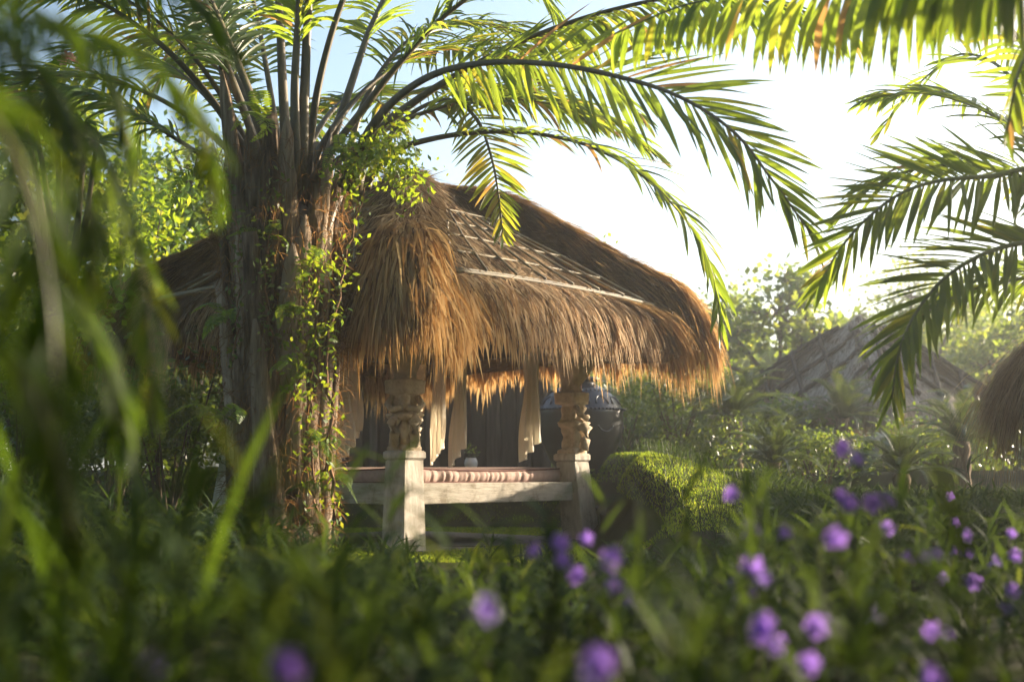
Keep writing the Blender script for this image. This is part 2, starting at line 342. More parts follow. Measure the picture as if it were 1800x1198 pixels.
def make_roof(root, C, ang, a, z0, z1, zs, nst, nfr, fr=(.22, .5), width=.0045, hip=.15, hw=.30, seed=1, old=False, ts=.88, grid=(200, 44)):
    g = np.random.default_rng(seed); f = roof_shape(a, z0, z1, zs, ts, hip=hip, hw=hw)
    ca, sa = math.cos(ang), math.sin(ang)
    def wd(P): return np.stack([C[0] + P[..., 0] * ca - P[..., 1] * sa, C[1] + P[..., 0] * sa + P[..., 1] * ca, C[2] + P[..., 2]], -1)
    nth, nt = grid; th = np.linspace(0, 2 * math.pi, nth, endpoint=False); t = np.concatenate([np.linspace(0.001, ts, nt - 14), np.linspace(ts, 1, 15)[1:]])
    TH, TT = np.meshgrid(th, t, indexing='ij'); P = f(TH, TT); K = len(t)
    P[..., 2] += .035 * (vnoise2(TH * 9 + 40, TT * 7, seed) - .5)
    q_ = (.14 - .11 * sstep(.75, 1, TT))[:, ::-1]; inn = np.stack([P[:, ::-1, 0] * .985, P[:, ::-1, 1] * .985, P[:, ::-1, 2] - q_], -1)     # the underside
    A = np.concatenate([P, inn], 1); K2 = 2 * K
    i, j = np.meshgrid(np.arange(nth), np.arange(K2 - 1), indexing='ij'); i2 = (i + 1) % nth
    m = MB(); m.add(wd(A), np.stack([i * K2 + j, i * K2 + j + 1, i2 * K2 + j + 1, i2 * K2 + j], -1).reshape(-1, 4))
    rf = obj('roof', m, M['thatch_bed'], root)
    # straw lying on the slopes
    def dense(n):
        th = g.uniform(0, 2 * math.pi, n * 2); rr = 1 / (np.abs(np.cos(th)) ** 10 + np.abs(np.sin(th)) ** 10) ** .1
        k = g.uniform(0, 2.1, n * 2) < rr ** 2; return th[k][:n]
    th = dense(nst); n = len(th); t0 = np.sqrt(g.uniform(0.0, 1, n)) * .97 + .01
    t0 = np.where(g.uniform(0, 1, n) < .6, np.clip(np.round(t0 * 9 + .35 * (vnoise(th * 8, seed + 8) - .5)) / 9 + g.normal(0, .012, n), .01, .985), t0)
    m = MB()
    def course(th, t0, L, lift, tint, jit, droop, w):
        n = len(th); b = f(th, t0); b2 = f(th, t0 - .008); e = unit(b - b2)
        side = np.stack([-np.sin(th), np.cos(th), 0 * th], -1); nrm = unit(np.cross(side, e)); nrm = nrm * np.sign(nrm[:, 2:3] + 1e-6)
        b = b + nrm * lift[:, None]
        wild = np.where(g.uniform(0, 1, (n, 1)) < .12, 3.0, 1.0); w = w * g.uniform(.55, 1.5, n)
        d = unit(e + side * (g.normal(size=(n, 1)) * jit * wild) + nrm * (g.normal(size=(n, 1)) * .05 * wild + .02))
        P, Sv, _ = leaflet_arrays(b, d, side + 0 * nrm, L, w, droop, 4, 'strap')
        keep = np.ones(n, bool)
        ribbons(m, wd(P), wd(P + Sv) - wd(P), None, tint)
    cl = vnoise2(th * 22 + 7, t0 * 9 + 3, seed + 2) * .55 + vnoise2(th * 70 + 7, t0 * 14 + 3, seed + 3) * .45
    course(th, t0, a * g.uniform(.09, .19, n), g.uniform(.0, .028, n) + .035 * cl, np.clip(g.normal(.45, .34, n) + .6 * (cl - .5), 0, 1), .22, np.clip((t0 - .7) * 3.2, 0, 1.1) + .1, np.full(n, width))
    o1 = obj('slope_straw', m, M['straw_old' if old else 'straw_slope'], rf, kind='stuff')
    # the thick hanging edge, in tufts
    m = MB(); th = dense(nfr); n = len(th)
    cl = vnoise(th * 26, seed + 4) * .55 + vnoise(th * 90, seed + 5) * .45
    hipk = np.exp(-((np.abs(np.abs(np.cos(th)) - np.abs(np.sin(th)))) / .26) ** 4)
    t0 = 1 - .18 * g.uniform(0, 1, n) ** 1.5
    L = (fr[0] + (fr[1] - fr[0]) * cl ** 1.6) * g.uniform(.4, 1.15, n) + hipk * .24 + np.where(g.uniform(0, 1, n) < .05, .22, 0) * g.uniform(.2, 1, n)
    L = L * (1.25 - 1.3 * (t0 - .84))
    course(th, t0, L * (a / 2.0), g.uniform(0, .05, n), np.clip(g.normal(.58, .32, n) + .5 * (cl - .5), 0, 1), .2, g.uniform(1.0, 3.2, n), np.full(n, width * 1.1))
    o2 = obj('eave_fringe', m, M['straw_old' if old else 'straw'], rf, kind='stuff')
    return f, wd, rf
def roof_pole(rf, f, wd, uv, r=.016, tint=.5, mat='bamboo', lift=.05, a=2.05):
    """a pole laid over the thatch through plan points given as (theta, t)"""
    th = np.array([q[0] for q in uv]); t = np.array([q[1] for q in uv]); k = np.linspace(0, len(uv) - 1, 14)
    P = wd(f(np.interp(k, np.arange(len(uv)), th), np.interp(k, np.arange(len(uv)), t), lift))
    a0, a1 = P[0], P[-1]; s = np.linspace(0, 1, 14)[:, None]; P = P * .75 + (a0 * (1 - s) + a1 * s) * .25
    m = MB(); rr = np.full(14, r); rr[::3] *= 1.12
    tube(m, P, rr, 7, tint)
    return obj('bamboo_pole', m, M[mat], rf)

# ------------------------------------------------------------------ the pavilion in focus
pav = thing('thatched_pavilion', 'thatched garden pavilion with carved posts and low shaggy eaves behind the palm', 'pavilion', PC)
ANG = math.atan2(E1[1], E1[0])
def loc(u, v, z): return PC + E1 * u + E2 * v + np.array([0, 0, z])
f, wd, rf = make_roof(pav, PC, ANG, 1.98, 1.70, 3.31, 2.08, 56000, 44000, (.14, .44), .0062, .30, .235, 11)
# lattice of bamboo on the faces that show: local -v side (right face) and -u side (left face)
def face_pt(face, s, t):
    """s in -1..1 along the face, t towards the eave"""
    p = np.array([s * t, -t]) if face == 0 else np.array([-t, -s * t])
    return (math.atan2(p[1], p[0]) % (2 * math.pi), t)
def th_t(face, s, t):
    u, v = (s * t, -t) if face == 0 else (-t, -s * t)
    th = math.atan2(v, u) % (2 * math.pi); c, s_ = abs(math.cos(th)), abs(math.sin(th))
    return (th, math.hypot(u, v) * (c ** 10 + s_ ** 10) ** .1)
for face in (0, 1):
    sm = lambda t_: 1 - .235 / t_
    for tt, r_, ti in ((.905, .015, .2), (.875, .012, .1), (.75, .011, .3), (.62, .011, .35), (.50, .010, .25), (.38, .010, .3)):
        roof_pole(rf, f, wd, [th_t(face, -sm(tt), tt), th_t(face, 0, tt), th_t(face, sm(tt), tt)], r_, ti, lift=.07)
    for k in range(7):
        s0 = -.9 + k * .28; roof_pole(rf, f, wd, [th_t(face, s0 * sm(.42), .42), th_t(face, (s0 + .1) * sm(.6), .6), th_t(face, min(s0 + .22, .95) * sm(.885), .885)], .010, .15 + .05 * k, lift=.085)
    for sg in (-1, 1):
        roof_pole(rf, f, wd, [th_t(face, sg * sm(.92), .92), th_t(face, sg * sm(.75), .75), th_t(face, sg * sm(.55), .55), th_t(face, sg * sm(.38), .38)], .011, .2, lift=.06)
# stone plinth, posts, rails, deck
m = MB(); box(m, loc(0, 0, -.045), (1.36, 1.36, .05), E1, E2, bev=.012); obj('plinth', m, M['stone'], pav)
HS = 1.09
def carved_post(su, sv, seed):
    g = np.random.default_rng(seed); base = loc(su * HS, sv * HS, 0)
    out = unit(E1 * su + E2 * sv); ex, ey = E1 * su, E2 * sv
    splay = out * .07
    m = MB(); c = base + np.array([0, 0, .36])
    # pedestal leg: a thick square post that leans outwards to its foot
    ez = unit(np.array([0, 0, 1.0]) - splay / .6)
    box(m, c - ez * .02, (.125, .125, .36), ex, ey, ez, .008, .86)
    p = obj('post', m, M['wood_pale'], pav)
    m = MB(); box(m, base - splay * .6 + np.array([0, 0, .735]), (.125, .125, .035), ex, ey, bev=.014, tint=.7); obj('cap_block', m, M['wood_pale'], p)
    # carved figure: stacked square-ish sections
    secs = [(.77, .115, 0), (.80, .125, .0), (.815, .095, .01), (.86, .10, .025), (.92, .108, .035), (.98, .102, .02), (1.0, .085, .0), (1.015, .125, .015), (1.05, .135, .02), (1.065, .10, .01),
            (1.09, .085, .0), (1.14, .095, .01), (1.19, .10, .02), (1.205, .080, .01), (1.215, .138, .0), (1.32, .142, .0), (1.33, .085, .0), (1.38, .078, -.01), (1.46, .11, .02), (1.56, .16, .03), (1.62, .17, .02), (1.70, .17, .0)]
    z = np.linspace(.77, 1.70, 84); sz = [s[0] for s in secs]
    hw = .86 * np.interp(z, sz, [s[1] for s in secs]); off = np.interp(z, sz, [s[2] for s in secs])
    n = 32; a = np.linspace(0, 2 * math.pi, n, endpoint=False); V = []
    for k in range(len(z)):
        q = 9.0; r = 1 / (np.abs(np.cos(a)) ** q + np.abs(np.sin(a)) ** q) ** (1 / q)
        rel = .006 * np.sin(a * 8 + z[k] * 60) * (1 if z[k] < 1.2 else .25) + .012 * (vnoise2(a * 3.2 + seed, z[k] * 30 + 0 * a, seed) - .5)
        if .82 < z[k] < 1.0 or 1.07 < z[k] < 1.2: rel = rel - .035 * np.exp(-((np.mod(a, math.pi / 2) - math.pi / 4 + math.pi / 4 * 0) / .16) ** 2) * 0 - .03 * np.exp(-(np.abs(np.sin(2 * a + math.pi / 2)) - 1) ** 2 / .02)
        rr = hw[k] * r + rel
        V.append(base - splay * .6 + off[k] * out + ex * (rr * np.cos(a))[:, None] + ey * (rr * np.sin(a))[:, None] + np.array([0, 0, z[k]]))
    V = np.array(V); K = len(z); i, j = np.meshgrid(np.arange(K - 1), np.arange(n), indexing='ij'); j2 = (j + 1) % n
    m = MB(); m.add(V, np.stack([i * n + j, i * n + j2, (i + 1) * n + j2, (i + 1) * n + j], -1).reshape(-1, 4))
    # arms and knees of the figure
    for sd in (-1, 1):
        sv_ = unit(np.cross(out, (0, 0, 1))) * sd; q = base - splay * .6
        tube(m, np.array([q + sv_ * .09 + out * .03 + [0, 0, 1.19], q + sv_ * .135 + out * .05 + [0, 0, 1.13], q + sv_ * .10 + out * .125 + [0, 0, 1.08], q + sv_ * .02 + out * .14 + [0, 0, 1.10]]), [.03, .028, .026, .024], 8)
        tube(m, np.array([q + sv_ * .06 + out * .06 + [0, 0, 1.03], q + sv_ * .09 + out * .135 + [0, 0, .98], q + sv_ * .075 + out * .12 + [0, 0, .90], q + sv_ * .085 + out * .10 + [0, 0, .80]]), [.045, .05, .04, .042], 8)
    obj('carved_figure', m, M['carved'], p)
for su, sv, sd in ((-1, -1, 21), (1, -1, 22), (-1, 1, 23), (1, 1, 24)): carved_post(su, sv, sd)
def rail(p, q, z, hh, hw, name='rail', mat='wood_rail'):
    d = unit(q - p); m = MB(); c = (p + q) / 2 + np.array([0, 0, z]); n = np.cross((0, 0, 1), d)
    box(m, c, (np.linalg.norm(q - p) / 2 - .115, hw, hh), d, n, bev=.006); return obj(name, m, M[mat], pav)
cs = [loc(-HS, -HS, 0), loc(HS, -HS, 0), loc(HS, HS, 0), loc(-HS, HS, 0)]
for k in range(4):
    rail(cs[k], cs[(k + 1) % 4], .435, .082, .05)
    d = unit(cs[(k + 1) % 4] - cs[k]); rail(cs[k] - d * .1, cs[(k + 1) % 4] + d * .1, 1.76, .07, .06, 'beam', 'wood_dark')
for k in range(13):
    m = MB(); box(m, loc(-1.02 + k * .17, 0, .50), (.08, 1.02, .012), E1, E2, bev=.003, tint=rng.uniform(.3, .7)); obj('deck_board', m, M['wood_pale'], pav)
for su, sv in ((0, -1), (-1, 0)):      # braces under the roof
    pass
for k in range(4):
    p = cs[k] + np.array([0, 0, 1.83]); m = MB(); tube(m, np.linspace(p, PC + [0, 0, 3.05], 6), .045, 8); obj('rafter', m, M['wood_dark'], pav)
# mattress with gathered sides
def mattress():
    n = 560; per = []
    hx = .985; corners = [(-hx, -hx), (hx, -hx), (hx, hx), (-hx, hx)]
    for k in range(4):
        a_, b_ = np.array(corners[k]), np.array(corners[(k + 1) % 4]); tt = np.linspace(0, 1, n // 4, endpoint=False)[:, None]; per.append(a_ + (b_ - a_) * tt)
    per = np.vstack(per); nn = len(per); nrm = unit(per ** 7 / hx ** 7 + 1e-9)
    s = np.arange(nn); sag = -.022 * np.sin(np.pi * ((s % (nn // 4)) / (nn / 4)))
    rings = []
    for z, o_ in ((.515, 0), (.53, .012), (.55, .02), (.58, .027), (.61, .022), (.63, .008), (.640, -.02), (.645, -.10), (.648, -.45), (.648, -.90)):
        wv = .012 * (vnoise(s * .9, 4) + vnoise(s * .37, 6) + .5 * vnoise(s * 1.7, 8) - 1.2) * (1 if .52 < z < .635 else .15)
        xy = per + nrm * (o_ + wv)[:, None] if o_ > -.2 else per * (1 + o_ / hx)
        rings.append(np.stack([xy[:, 0], xy[:, 1], z + (sag if z > .6 else sag * .4 * (z > .53))], 1))
    A = np.array(rings); Wd = PC + A[..., :1] * E1 + A[..., 1:2] * E2 + A[..., 2:] * np.array([0, 0, 1.0]); K = len(A)
    i, j = np.meshgrid(np.arange(K - 1), np.arange(nn), indexing='ij'); j2 = (j + 1) % nn
    m = MB(); m.add(Wd, np.stack([i * nn + j, i * nn + j2, (i + 1) * nn + j2, (i + 1) * nn + j], -1).reshape(-1, 4))
    t = thing('mattress', 'rose coloured mattress with gathered sides lying on the pavilion bench', 'mattress', loc(0, 0, .51))
    c = obj('cover', m, M['cushion'], t)
    for z, o_ in ((.518, .014), (.636, .012)):
        q = per + nrm * o_; pts = PC + q[:, :1] * E1 + q[:, 1:2] * E2 + np.array([0, 0, 1.0]) * (z + (sag * (z > .6)))[:, None]
        m = MB(); tube(m, np.vstack([pts, pts[:1]]), .007, 6, cap=False); obj('piping', m, M['piping'], c)
mattress()
# curtains: (pixel x top, x bottom, y top, y bottom, depth, half width m, label)
def curtain(x0, x1, y0, y1, Yd, hw, label, seed):
    g = np.random.default_rng(seed); a = at(x0, y0, Yd); b = at(x1, y1, Yd); top = a.copy(); top[2] = 1.74
    nz, nw = 44, 30; V = np.zeros((nz, nw, 3)); sdir = unit(np.array([.8, -.6, 0])); od = np.array([-.6, -.8, 0]); ph = g.uniform(0, 6)
    for i in range(nz):
        q = i / (nz - 1); c = top + (b - top) * q
        w = hw * 1.3 * (1 - .3 * math.sin(math.pi * min(q * 1.3, 1)) ** 2)
        s = np.linspace(-1, 1, nw)
        step = (.35 * (s + 1) / 2 + .25 * np.clip(np.floor((s + 1) * 1.5) / 3, 0, 1))                # the hem climbs in steps to the right
        drop = np.where(q > .0, -(.42 * (top[2] - b[2])) * step * q ** 3 * .8, 0)
        fold = .028 * np.sin(s * 9 + ph + .6 * math.sin(q * 4)) + .012 * np.sin(s * 21 + q * 5)
        V[i] = c + (s * w)[:, None] * sdir + fold[:, None] * od; V[i, :, 2] -= drop * 1.0
        V[i, :, 0] += .004 * np.sin(q * 7 + ph)
    i, j = np.meshgrid(np.arange(nz - 1), np.arange(nw - 1), indexing='ij')
    m = MB(); m.add(V, np.stack([i * nw + j, i * nw + j + 1, (i + 1) * nw + j + 1, (i + 1) * nw + j], -1).reshape(-1, 4))
    m2 = MB(); tube(m2, np.array([top - sdir * hw * 1.2 + [0, 0, .01], top + sdir * hw * 1.2 + [0, 0, .01]]), .012, 7)
    t = thing('curtain', label, 'curtain', top, 'cream curtains hanging inside the pavilion')
    obj('drape', m, M['cloth'], t); obj('curtain_rod', m2, M['wood_dark'], t)
curtain(594, 604, 620, 826, 10.45, .085, 'brightly lit cream curtain hanging just beside the palm trunk', 1)
curtain(617, 622, 640, 790, 10.9, .07, 'shaded cream curtain hanging between the palm and the near carved post', 2)
curtain(772, 768, 640, 818, 12.2, .075, 'dim cream curtain at the back, right of the near carved post', 3)
curtain(810, 806, 630, 822, 11.0, .075, 'narrow cream curtain hanging over the middle of the rose mattress', 4)
curtain(934, 934, 610, 812, 11.25, .085, 'cream curtain beside the far carved post in front of the black urn', 5)

# ------------------------------------------------------------------ palms
def frond(root, path, leaf, n, r0, r1, up=(0, 0, 1), t0=.22, droop=.6, w=.016, seed=0, mat='palm', single=0, rmat='rachis', fwd=.6, lift=.15, tintm=.4, tips=.25):
    g = np.random.default_rng(seed); P, L = crom(path, 60); q = np.linspace(0, 1, 60)
    m = MB(); rad = (r0 + (r1 - r0) * q ** .7) * (1 + (.8 * np.exp(-q / .06) if rmat == 'petiole' else 0))
    tube(m, P, rad, 8, np.clip(.3 + .4 * q, 0, 1), up, .7)
    fr = obj('frond', m, M[rmat], root)
    T, Sd, U = frames(P, up)
    ts = np.sort(np.concatenate([np.linspace(t0, .995, n // 2) + g.normal(0, .003, n // 2), np.linspace(t0, .995, n - n // 2) + g.normal(0, .003, n - n // 2)])); ts = np.clip(ts, 0, 1)
    sg = np.where(np.arange(n) % 2, 1.0, -1.0)
    def smp(A): return np.stack([np.interp(ts, q, A[:, k]) for k in range(3)], 1)
    B, t_, s_, u_ = smp(P), unit(smp(T)), unit(smp(Sd)), unit(smp(U))
    x = (ts - t0) / (1 - t0)
    al = (fwd + .75 * x ** 2.2)[:, None] + g.normal(0, .09, (n, 1))
    d = unit(s_ * sg[:, None] * np.cos(al) + t_ * np.sin(al) + u_ * (lift + g.normal(0, .14, n))[:, None])
    ln = leaf * (.55 + .45 * np.sin(np.pi * np.clip(x * .85 + .12, 0, 1))) * (1 - .35 * x ** 3) * g.uniform(.82, 1.1, n)
    wd_ = unit(t_ * .95 + u_ * g.normal(0, .5, (n, 1)) * .6 + g.normal(0, .06, (n, 3)))
    Pl, Sv, Fo = leaflet_arrays(B, d, wd_, ln, np.full(n, w) * g.uniform(.8, 1.15, n), droop * g.uniform(.5, 1.4, n), 6)
    tint = np.clip(g.normal(tintm, .15, n) + tips * (g.uniform(0, 1, n) < .12), 0, 1)
    tint = np.where(g.uniform(0, 1, n) < .015, 1.15, tint); cut = g.uniform(0, 1, n) < .05
    Pl[cut] = Pl[cut][:, :1] + (Pl[cut] - Pl[cut][:, :1]) * g.uniform(.3, .75, (cut.sum(), 1, 1))
    if single:
        for k in range(n):
            mm = MB(); ribbons(mm, Pl[k:k + 1], Sv[k:k + 1], Fo[k:k + 1], tint[k]); obj('leaflet', mm, M[mat], fr)
    else:
        mm = MB(); ribbons(mm, Pl, Sv, Fo, tint); obj('leaflets', mm, M[mat], fr, kind='stuff')
    return fr
def arc(base, az, el, L, sag, n=7):
    """a frond's own arc: start elevation el, bending down by sag over its length"""
    p = np.array(base, float); out = [p.copy()]; e = el
    for k in range(n):
        p = p + np.array([math.cos(az) * math.cos(e), math.sin(az) * math.cos(e), math.sin(e)]) * L / n; out.append(p.copy()); e -= sag / n * (.5 + k / n)
    return out
TP = np.array([-1.56, 8.75, 0])
palm = thing('palm_tree', 'large palm with ferns on its thick trunk and arching fronds before the pavilion', 'palm', TP)
m = MB(); zz = np.linspace(-.05, 2.75, 40); rad = .27 + .05 * np.exp(-zz * 2) - .05 * (zz / 2.75) + .02 * np.sin(zz * 17)
tube(m, np.stack([TP[0] - .02 * zz, TP[1] + 0 * zz, zz], 1), rad, 22, vnoise(zz * 9, 3)); obj('trunk', m, M['palmbark'], palm)
g = np.random.default_rng(5)
nb = 52
for k in range(nb):
    a = k * 2.39996 + g.normal(0, .1); z0 = .0 + 2.2 * (k / nb) ** .9; Lb = g.uniform(.8, 1.5)
    out = np.array([math.cos(a), math.sin(a), 0]); side = np.array([-math.sin(a), math.cos(a), 0])
    r0 = .25 - .03 * z0 / 2; tilt = g.uniform(.10, .22) + .06 * z0; lean = g.normal(0, .05)
    s = np.linspace(0, 1, 9); P = TP + out * (r0 + tilt * s * Lb * .55 + .02)[:, None] + side * (lean * s)[:, None] + np.array([0, 0, 1.0]) * (z0 + s * Lb)[:, None]
    P[:, 0] -= .02 * P[:, 2]
    w = np.interp(s, [0, .2, .6, .9, 1], [.14, .12, .078, .05, .012 if k % 3 else .045]) * g.uniform(.8, 1.15)
    w = w * (1 + .07 * (vnoise(s * 9 + k * 3, 9) - .5))
    m = MB(); tube(m, P, w, 9, np.clip(g.uniform(.25, .8) + .25 * (vnoise(s * 6 + k * 5, 4) - .5), 0, 1), out, .55)
    obj('leaf_base', m, M['palmbark'], palm)
# brown fibre between the leaf bases
m = MB(); n = 3600; a = g.uniform(0, 2 * math.pi, n); z = g.uniform(.2, 2.8, n)
B = TP + np.stack([np.cos(a) * (.31 + .05 * z) - .02 * z, np.sin(a) * (.31 + .05 * z), z], 1); D = unit(np.stack([np.cos(a) * .5, np.sin(a) * .5, g.normal(0, 1, n)], 1) + g.normal(0, .4, (n, 3)))
P, Sv, _ = leaflet_arrays(B, D, g.normal(size=(n, 3)), g.uniform(.08, .22, n), np.full(n, .0026), g.uniform(.5, 2, n), 4, 'strap')
ribbons(m, P, Sv, None, g.uniform(-.1, .25, n)); obj('fibre', m, M['straw'], palm, kind='stuff')
def pix(path): return [at(*p) for p in path]
# the four fronds that show largest: every leaflet its own piece
frond(palm, pix([(620, 330, 8.6), (655, 240, 8.55), (730, 178, 8.5), (810, 128, 8.4), (920, 72, 8.3), (1060, 22, 8.2), (1220, -8, 8.0), (1380, 10, 7.8), (1500, 60, 7.6)]), .62, 128, .052, .006, (0, -.35, 1), .26, 1.6, .0155, 31, single=1, rmat='petiole', tips=.3, lift=-.35)
frond(palm, pix([(640, 320, 8.75), (690, 268, 8.75), (760, 244, 8.7), (850, 232, 8.6), (950, 236, 8.5), (1050, 262, 8.4), (1140, 318, 8.3), (1215, 400, 8.2), (1255, 490, 8.15), (1266, 575, 8.1)]), .50, 96, .036, .005, (.1, -.2, 1), .20, .8, .014, 32, single=1, rmat='petiole')
frond(palm, pix([(610, 330, 8.5), (660, 215, 8.2), (740, 142, 7.9), (840, 112, 7.7), (960, 112, 7.5), (1075, 132, 7.4), (1190, 168, 7.3), (1290, 232, 7.25), (1360, 320, 7.2), (1425, 410, 7.2)]), .66, 120, .042, .006, (.3, -.85, .4), .30, .2, .0165, 33, single=1, lift=0, rmat='petiole')
frond(palm, pix([(640, 330, 9.0), (700, 220, 9.1), (780, 175, 9.1), (835, 205, 9.0), (862, 270, 8.9), (876, 340, 8.8), (884, 412, 8.75)]), .36, 70, .03, .004, (.1, -.9, .4), .42, .3, .014, 34, rmat='petiole', tintm=.6, fwd=.45)
# fronds rising out of the picture and back
ups = [((560, 300, 8.55), (640, 190, 8.5), (705, 108, 8.4), (785, 25, 8.3), (900, -50, 8.1), (1050, -90, 7.9), (1220, -60, 7.6)),
       ((540, 300, 8.6), (560, 150, 8.5), (605, -5, 8.4), (680, -150, 8.3), (800, -240, 8.1), (930, -220, 7.9), (1030, -100, 7.7)),
       ((530, 300, 8.5), (536, 150, 8.45), (543, 0, 8.4), (560, -180, 8.3), (620, -300, 8.2), (700, -330, 8.0), (790, -250, 7.8)),
       ((520, 300, 8.45), (518, 150, 8.4), (525, 0, 8.35), (520, -160, 8.2), (470, -280, 8.0), (400, -290, 7.8), (340, -210, 7.6)),
       ((505, 300, 8.8), (497, 150, 8.9), (490, 0, 9.0), (480, -150, 9.2), (430, -230, 9.4), (350, -220, 9.6), (290, -120, 9.8)),
       ((480, 330, 8.5), (455, 210, 8.45), (405, 80, 8.4), (345, -45, 8.3), (260, -130, 8.1), (160, -130, 7.9), (70, -40, 7.7)),
       ((470, 330, 8.6), (438, 220, 8.6), (390, 90, 8.6), (360, 0, 8.6), (300, -100, 8.5), (220, -110, 8.4), (150, -20, 8.2)),
       ((560, 320, 9.0), (610, 170, 9.2), (660, 30, 9.4), (730, -80, 9.7), (830, -110, 10.0), (930, -40, 10.2), (1000, 60, 10.3)),
       ((430, 380, 8.7), (385, 300, 8.7), (300, 238, 8.6), (212, 188, 8.5), (120, 165, 8.3), (40, 190, 8.1), (-30, 270, 8.0)),
       ((470, 330, 9.1), (420, 180, 9.4), (370, 110, 9.7), (310, 110, 9.9), (268, 160, 10.0), (248, 230, 10.1), (236, 310, 10.1)),
       ((500, 320, 9.1), (470, 130, 9.4), (445, 0, 9.7), (420, -60, 10), (390, -30, 10.2), (360, 60, 10.4), (340, 160, 10.5)),
       ((600, 330, 8.95), (650, 225, 9.1), (720, 165, 9.3), (830, 150, 9.5), (950, 165, 9.7), (1060, 205, 9.8), (1150, 270, 9.9)),
       ((600, 330, 9.1), (640, 180, 9.4), (720, 70, 9.8), (830, 40, 10.1), (950, 70, 10.4), (1050, 130, 10.6), (1130, 210, 10.7))]
for k, p in enumerate(ups):
    p = ((505 + (p[0][0] - 505) * .45, 470, 8.78), (505 + (p[0][0] - 505) * .75, 385, 8.72)) + tuple(p)
    frond(palm, pix(p), .58 if k not in (9,) else .40, 176, .058 if k < 8 else .042, .006, (.15 * (-1) ** k, -.3, 1), .42, .9, .0145, 50 + k, rmat='petiole', tips=.25, tintm=.4)

CR = TP + np.array([-.05, .05, 2.55])
for k in range(10):
    az = R((15, 40, 75, 105, 130, 150, 172, 190, 205, 95)[k]); el = .75 + .5 * ((k * 7) % 10) / 10
    frond(palm, arc(CR + np.array([math.cos(az), math.sin(az), 0]) * .12, az, el, 2.5 + .5 * ((k * 5) % 7) / 7, 1.5 + .5 * ((k * 3) % 5) / 5), .55, 130, .045, .005, (.2 * math.cos(k), .2 * math.sin(k), 1), .42, .9, .016, 300 + k, rmat='petiole', tintm=.5, tips=.35)
# the palm at the right edge
TR = np.array([3.45, 7.3, 0])
palm2 = thing('palm_tree', 'palm at the right edge with sunlit fronds reaching in from outside the picture', 'palm', TR)
m = MB(); zz = np.linspace(-.05, 2.0, 24); tube(m, np.stack([TR[0] + 0 * zz, TR[1] + 0 * zz, zz], 1), .2 + .03 * np.sin(zz * 20) + .06 * np.exp(-zz * 3), 16, vnoise(zz * 8, 3)); obj('trunk', m, M['palmbark'], palm2)
top2 = tuple(TR + [0, 0, 2.0])
def from2(p): return [np.array(TR + [0, 0, 1.9]), np.array(TR + [-.1, 0, 2.15])] + pix(p) if False else [np.array(TR) + np.array([0, 0, 1.9])] + pix(p)
frond(palm2, from2([(1840, 305, 7.1), (1740, 310, 7.0), (1650, 318, 6.9), (1580, 342, 6.85), (1520, 388, 6.8), (1475, 440, 6.8), (1440, 500, 6.8)]), .52, 124, .03, .005, (-.1, -.85, .5), .12, .15, .0165, 71, single=1, lift=.05)
frond(palm2, from2([(1830, 425, 6.9), (1745, 440, 6.8), (1665, 485, 6.7), (1610, 550, 6.65), (1580, 620, 6.6), (1568, 700, 6.6)]), .52, 124, .03, .005, (-.35, -.75, .5), .12, .3, .0165, 72, single=1, lift=.05)
frond(palm2, from2([(1850, 230, 8.0), (1760, 120, 8.3), (1690, 95, 8.5), (1640, 125, 8.6), (1590, 175, 8.7), (1545, 235, 8.8)]), .34, 64, .03, .005, (-.3, -.6, .6), .3, .3, .013, 73)
frond(palm2, from2([(1860, 480, 7.6), (1790, 490, 7.7), (1720, 505, 7.8), (1660, 530, 7.9), (1610, 560, 8.0)]), .42, 76, .03, .005, (0, .3, 1), .14, 1.2, .017, 74)
for k, (az, el, L_, sg) in enumerate(((2.2, 1.0, 2.2, 1.3), (1.2, .8, 2.2, 1.6), (.3, .7, 2.2, 1.5), (-.6, .9, 2.2, 1.4), (-1.5, .9, 2.0, 1.4), (3.4, 1.25, 2.4, 1.4), (2.7, .75, 1.7, 1.9), (4.2, 1.1, 2.3, 1.3))):
    frond(palm2, arc(top2, az, el, L_, sg), .45, 90, .04, .005, (0, 0.02, 1), .2, .8, .017, 80 + k)
# a tall palm overhead at the right: only its hanging leaflets come into the picture
TT = np.array([3.9, 4.6, 0])
palm3 = thing('palm_tree', 'overhead palm whose broad hanging leaflets fill the upper right corner', 'palm', TT)
m = MB(); zz = np.linspace(-.05, 2.9, 24); tube(m, np.stack([TT[0] + 0 * zz, TT[1] + 0 * zz, zz], 1), .17 + .02 * np.sin(zz * 22), 16, vnoise(zz * 8, 3)); obj('trunk', m, M['palmbark'], palm3)
t3 = TT + np.array([0, 0, 2.8])
frond(palm3, [t3] + pix([(1990, -170, 4.6), (1860, -120, 4.5), (1740, -50, 4.4), (1640, -40, 4.4), (1540, -20, 4.5)]), .52, 100, .028, .006, (.1, -.3, 1), .12, 2.6, .025, 91, single=1, lift=-1.9, tips=.5, tintm=.5)
frond(palm3, [t3] + pix([(2000, -240, 5.4), (1800, -160, 5.5), (1620, -60, 5.6), (1460, -20, 5.8), (1320, -10, 6.0), (1200, 10, 6.2), (1080, 60, 6.4)]), .52, 130, .028, .006, (.1, -.3, 1), .15, 2.4, .021, 92, single=1, lift=-1.5, tips=.4)
frond(palm3, [t3] + pix([(2000, -130, 5.0), (1890, -40, 5.1), (1830, 40, 5.1), (1790, 130, 5.1), (1770, 230, 5.1)]), .36, 80, .028, .006, (-.5, -.6, .5), .2, 1.0, .018, 93, tips=.3, lift=-.5)
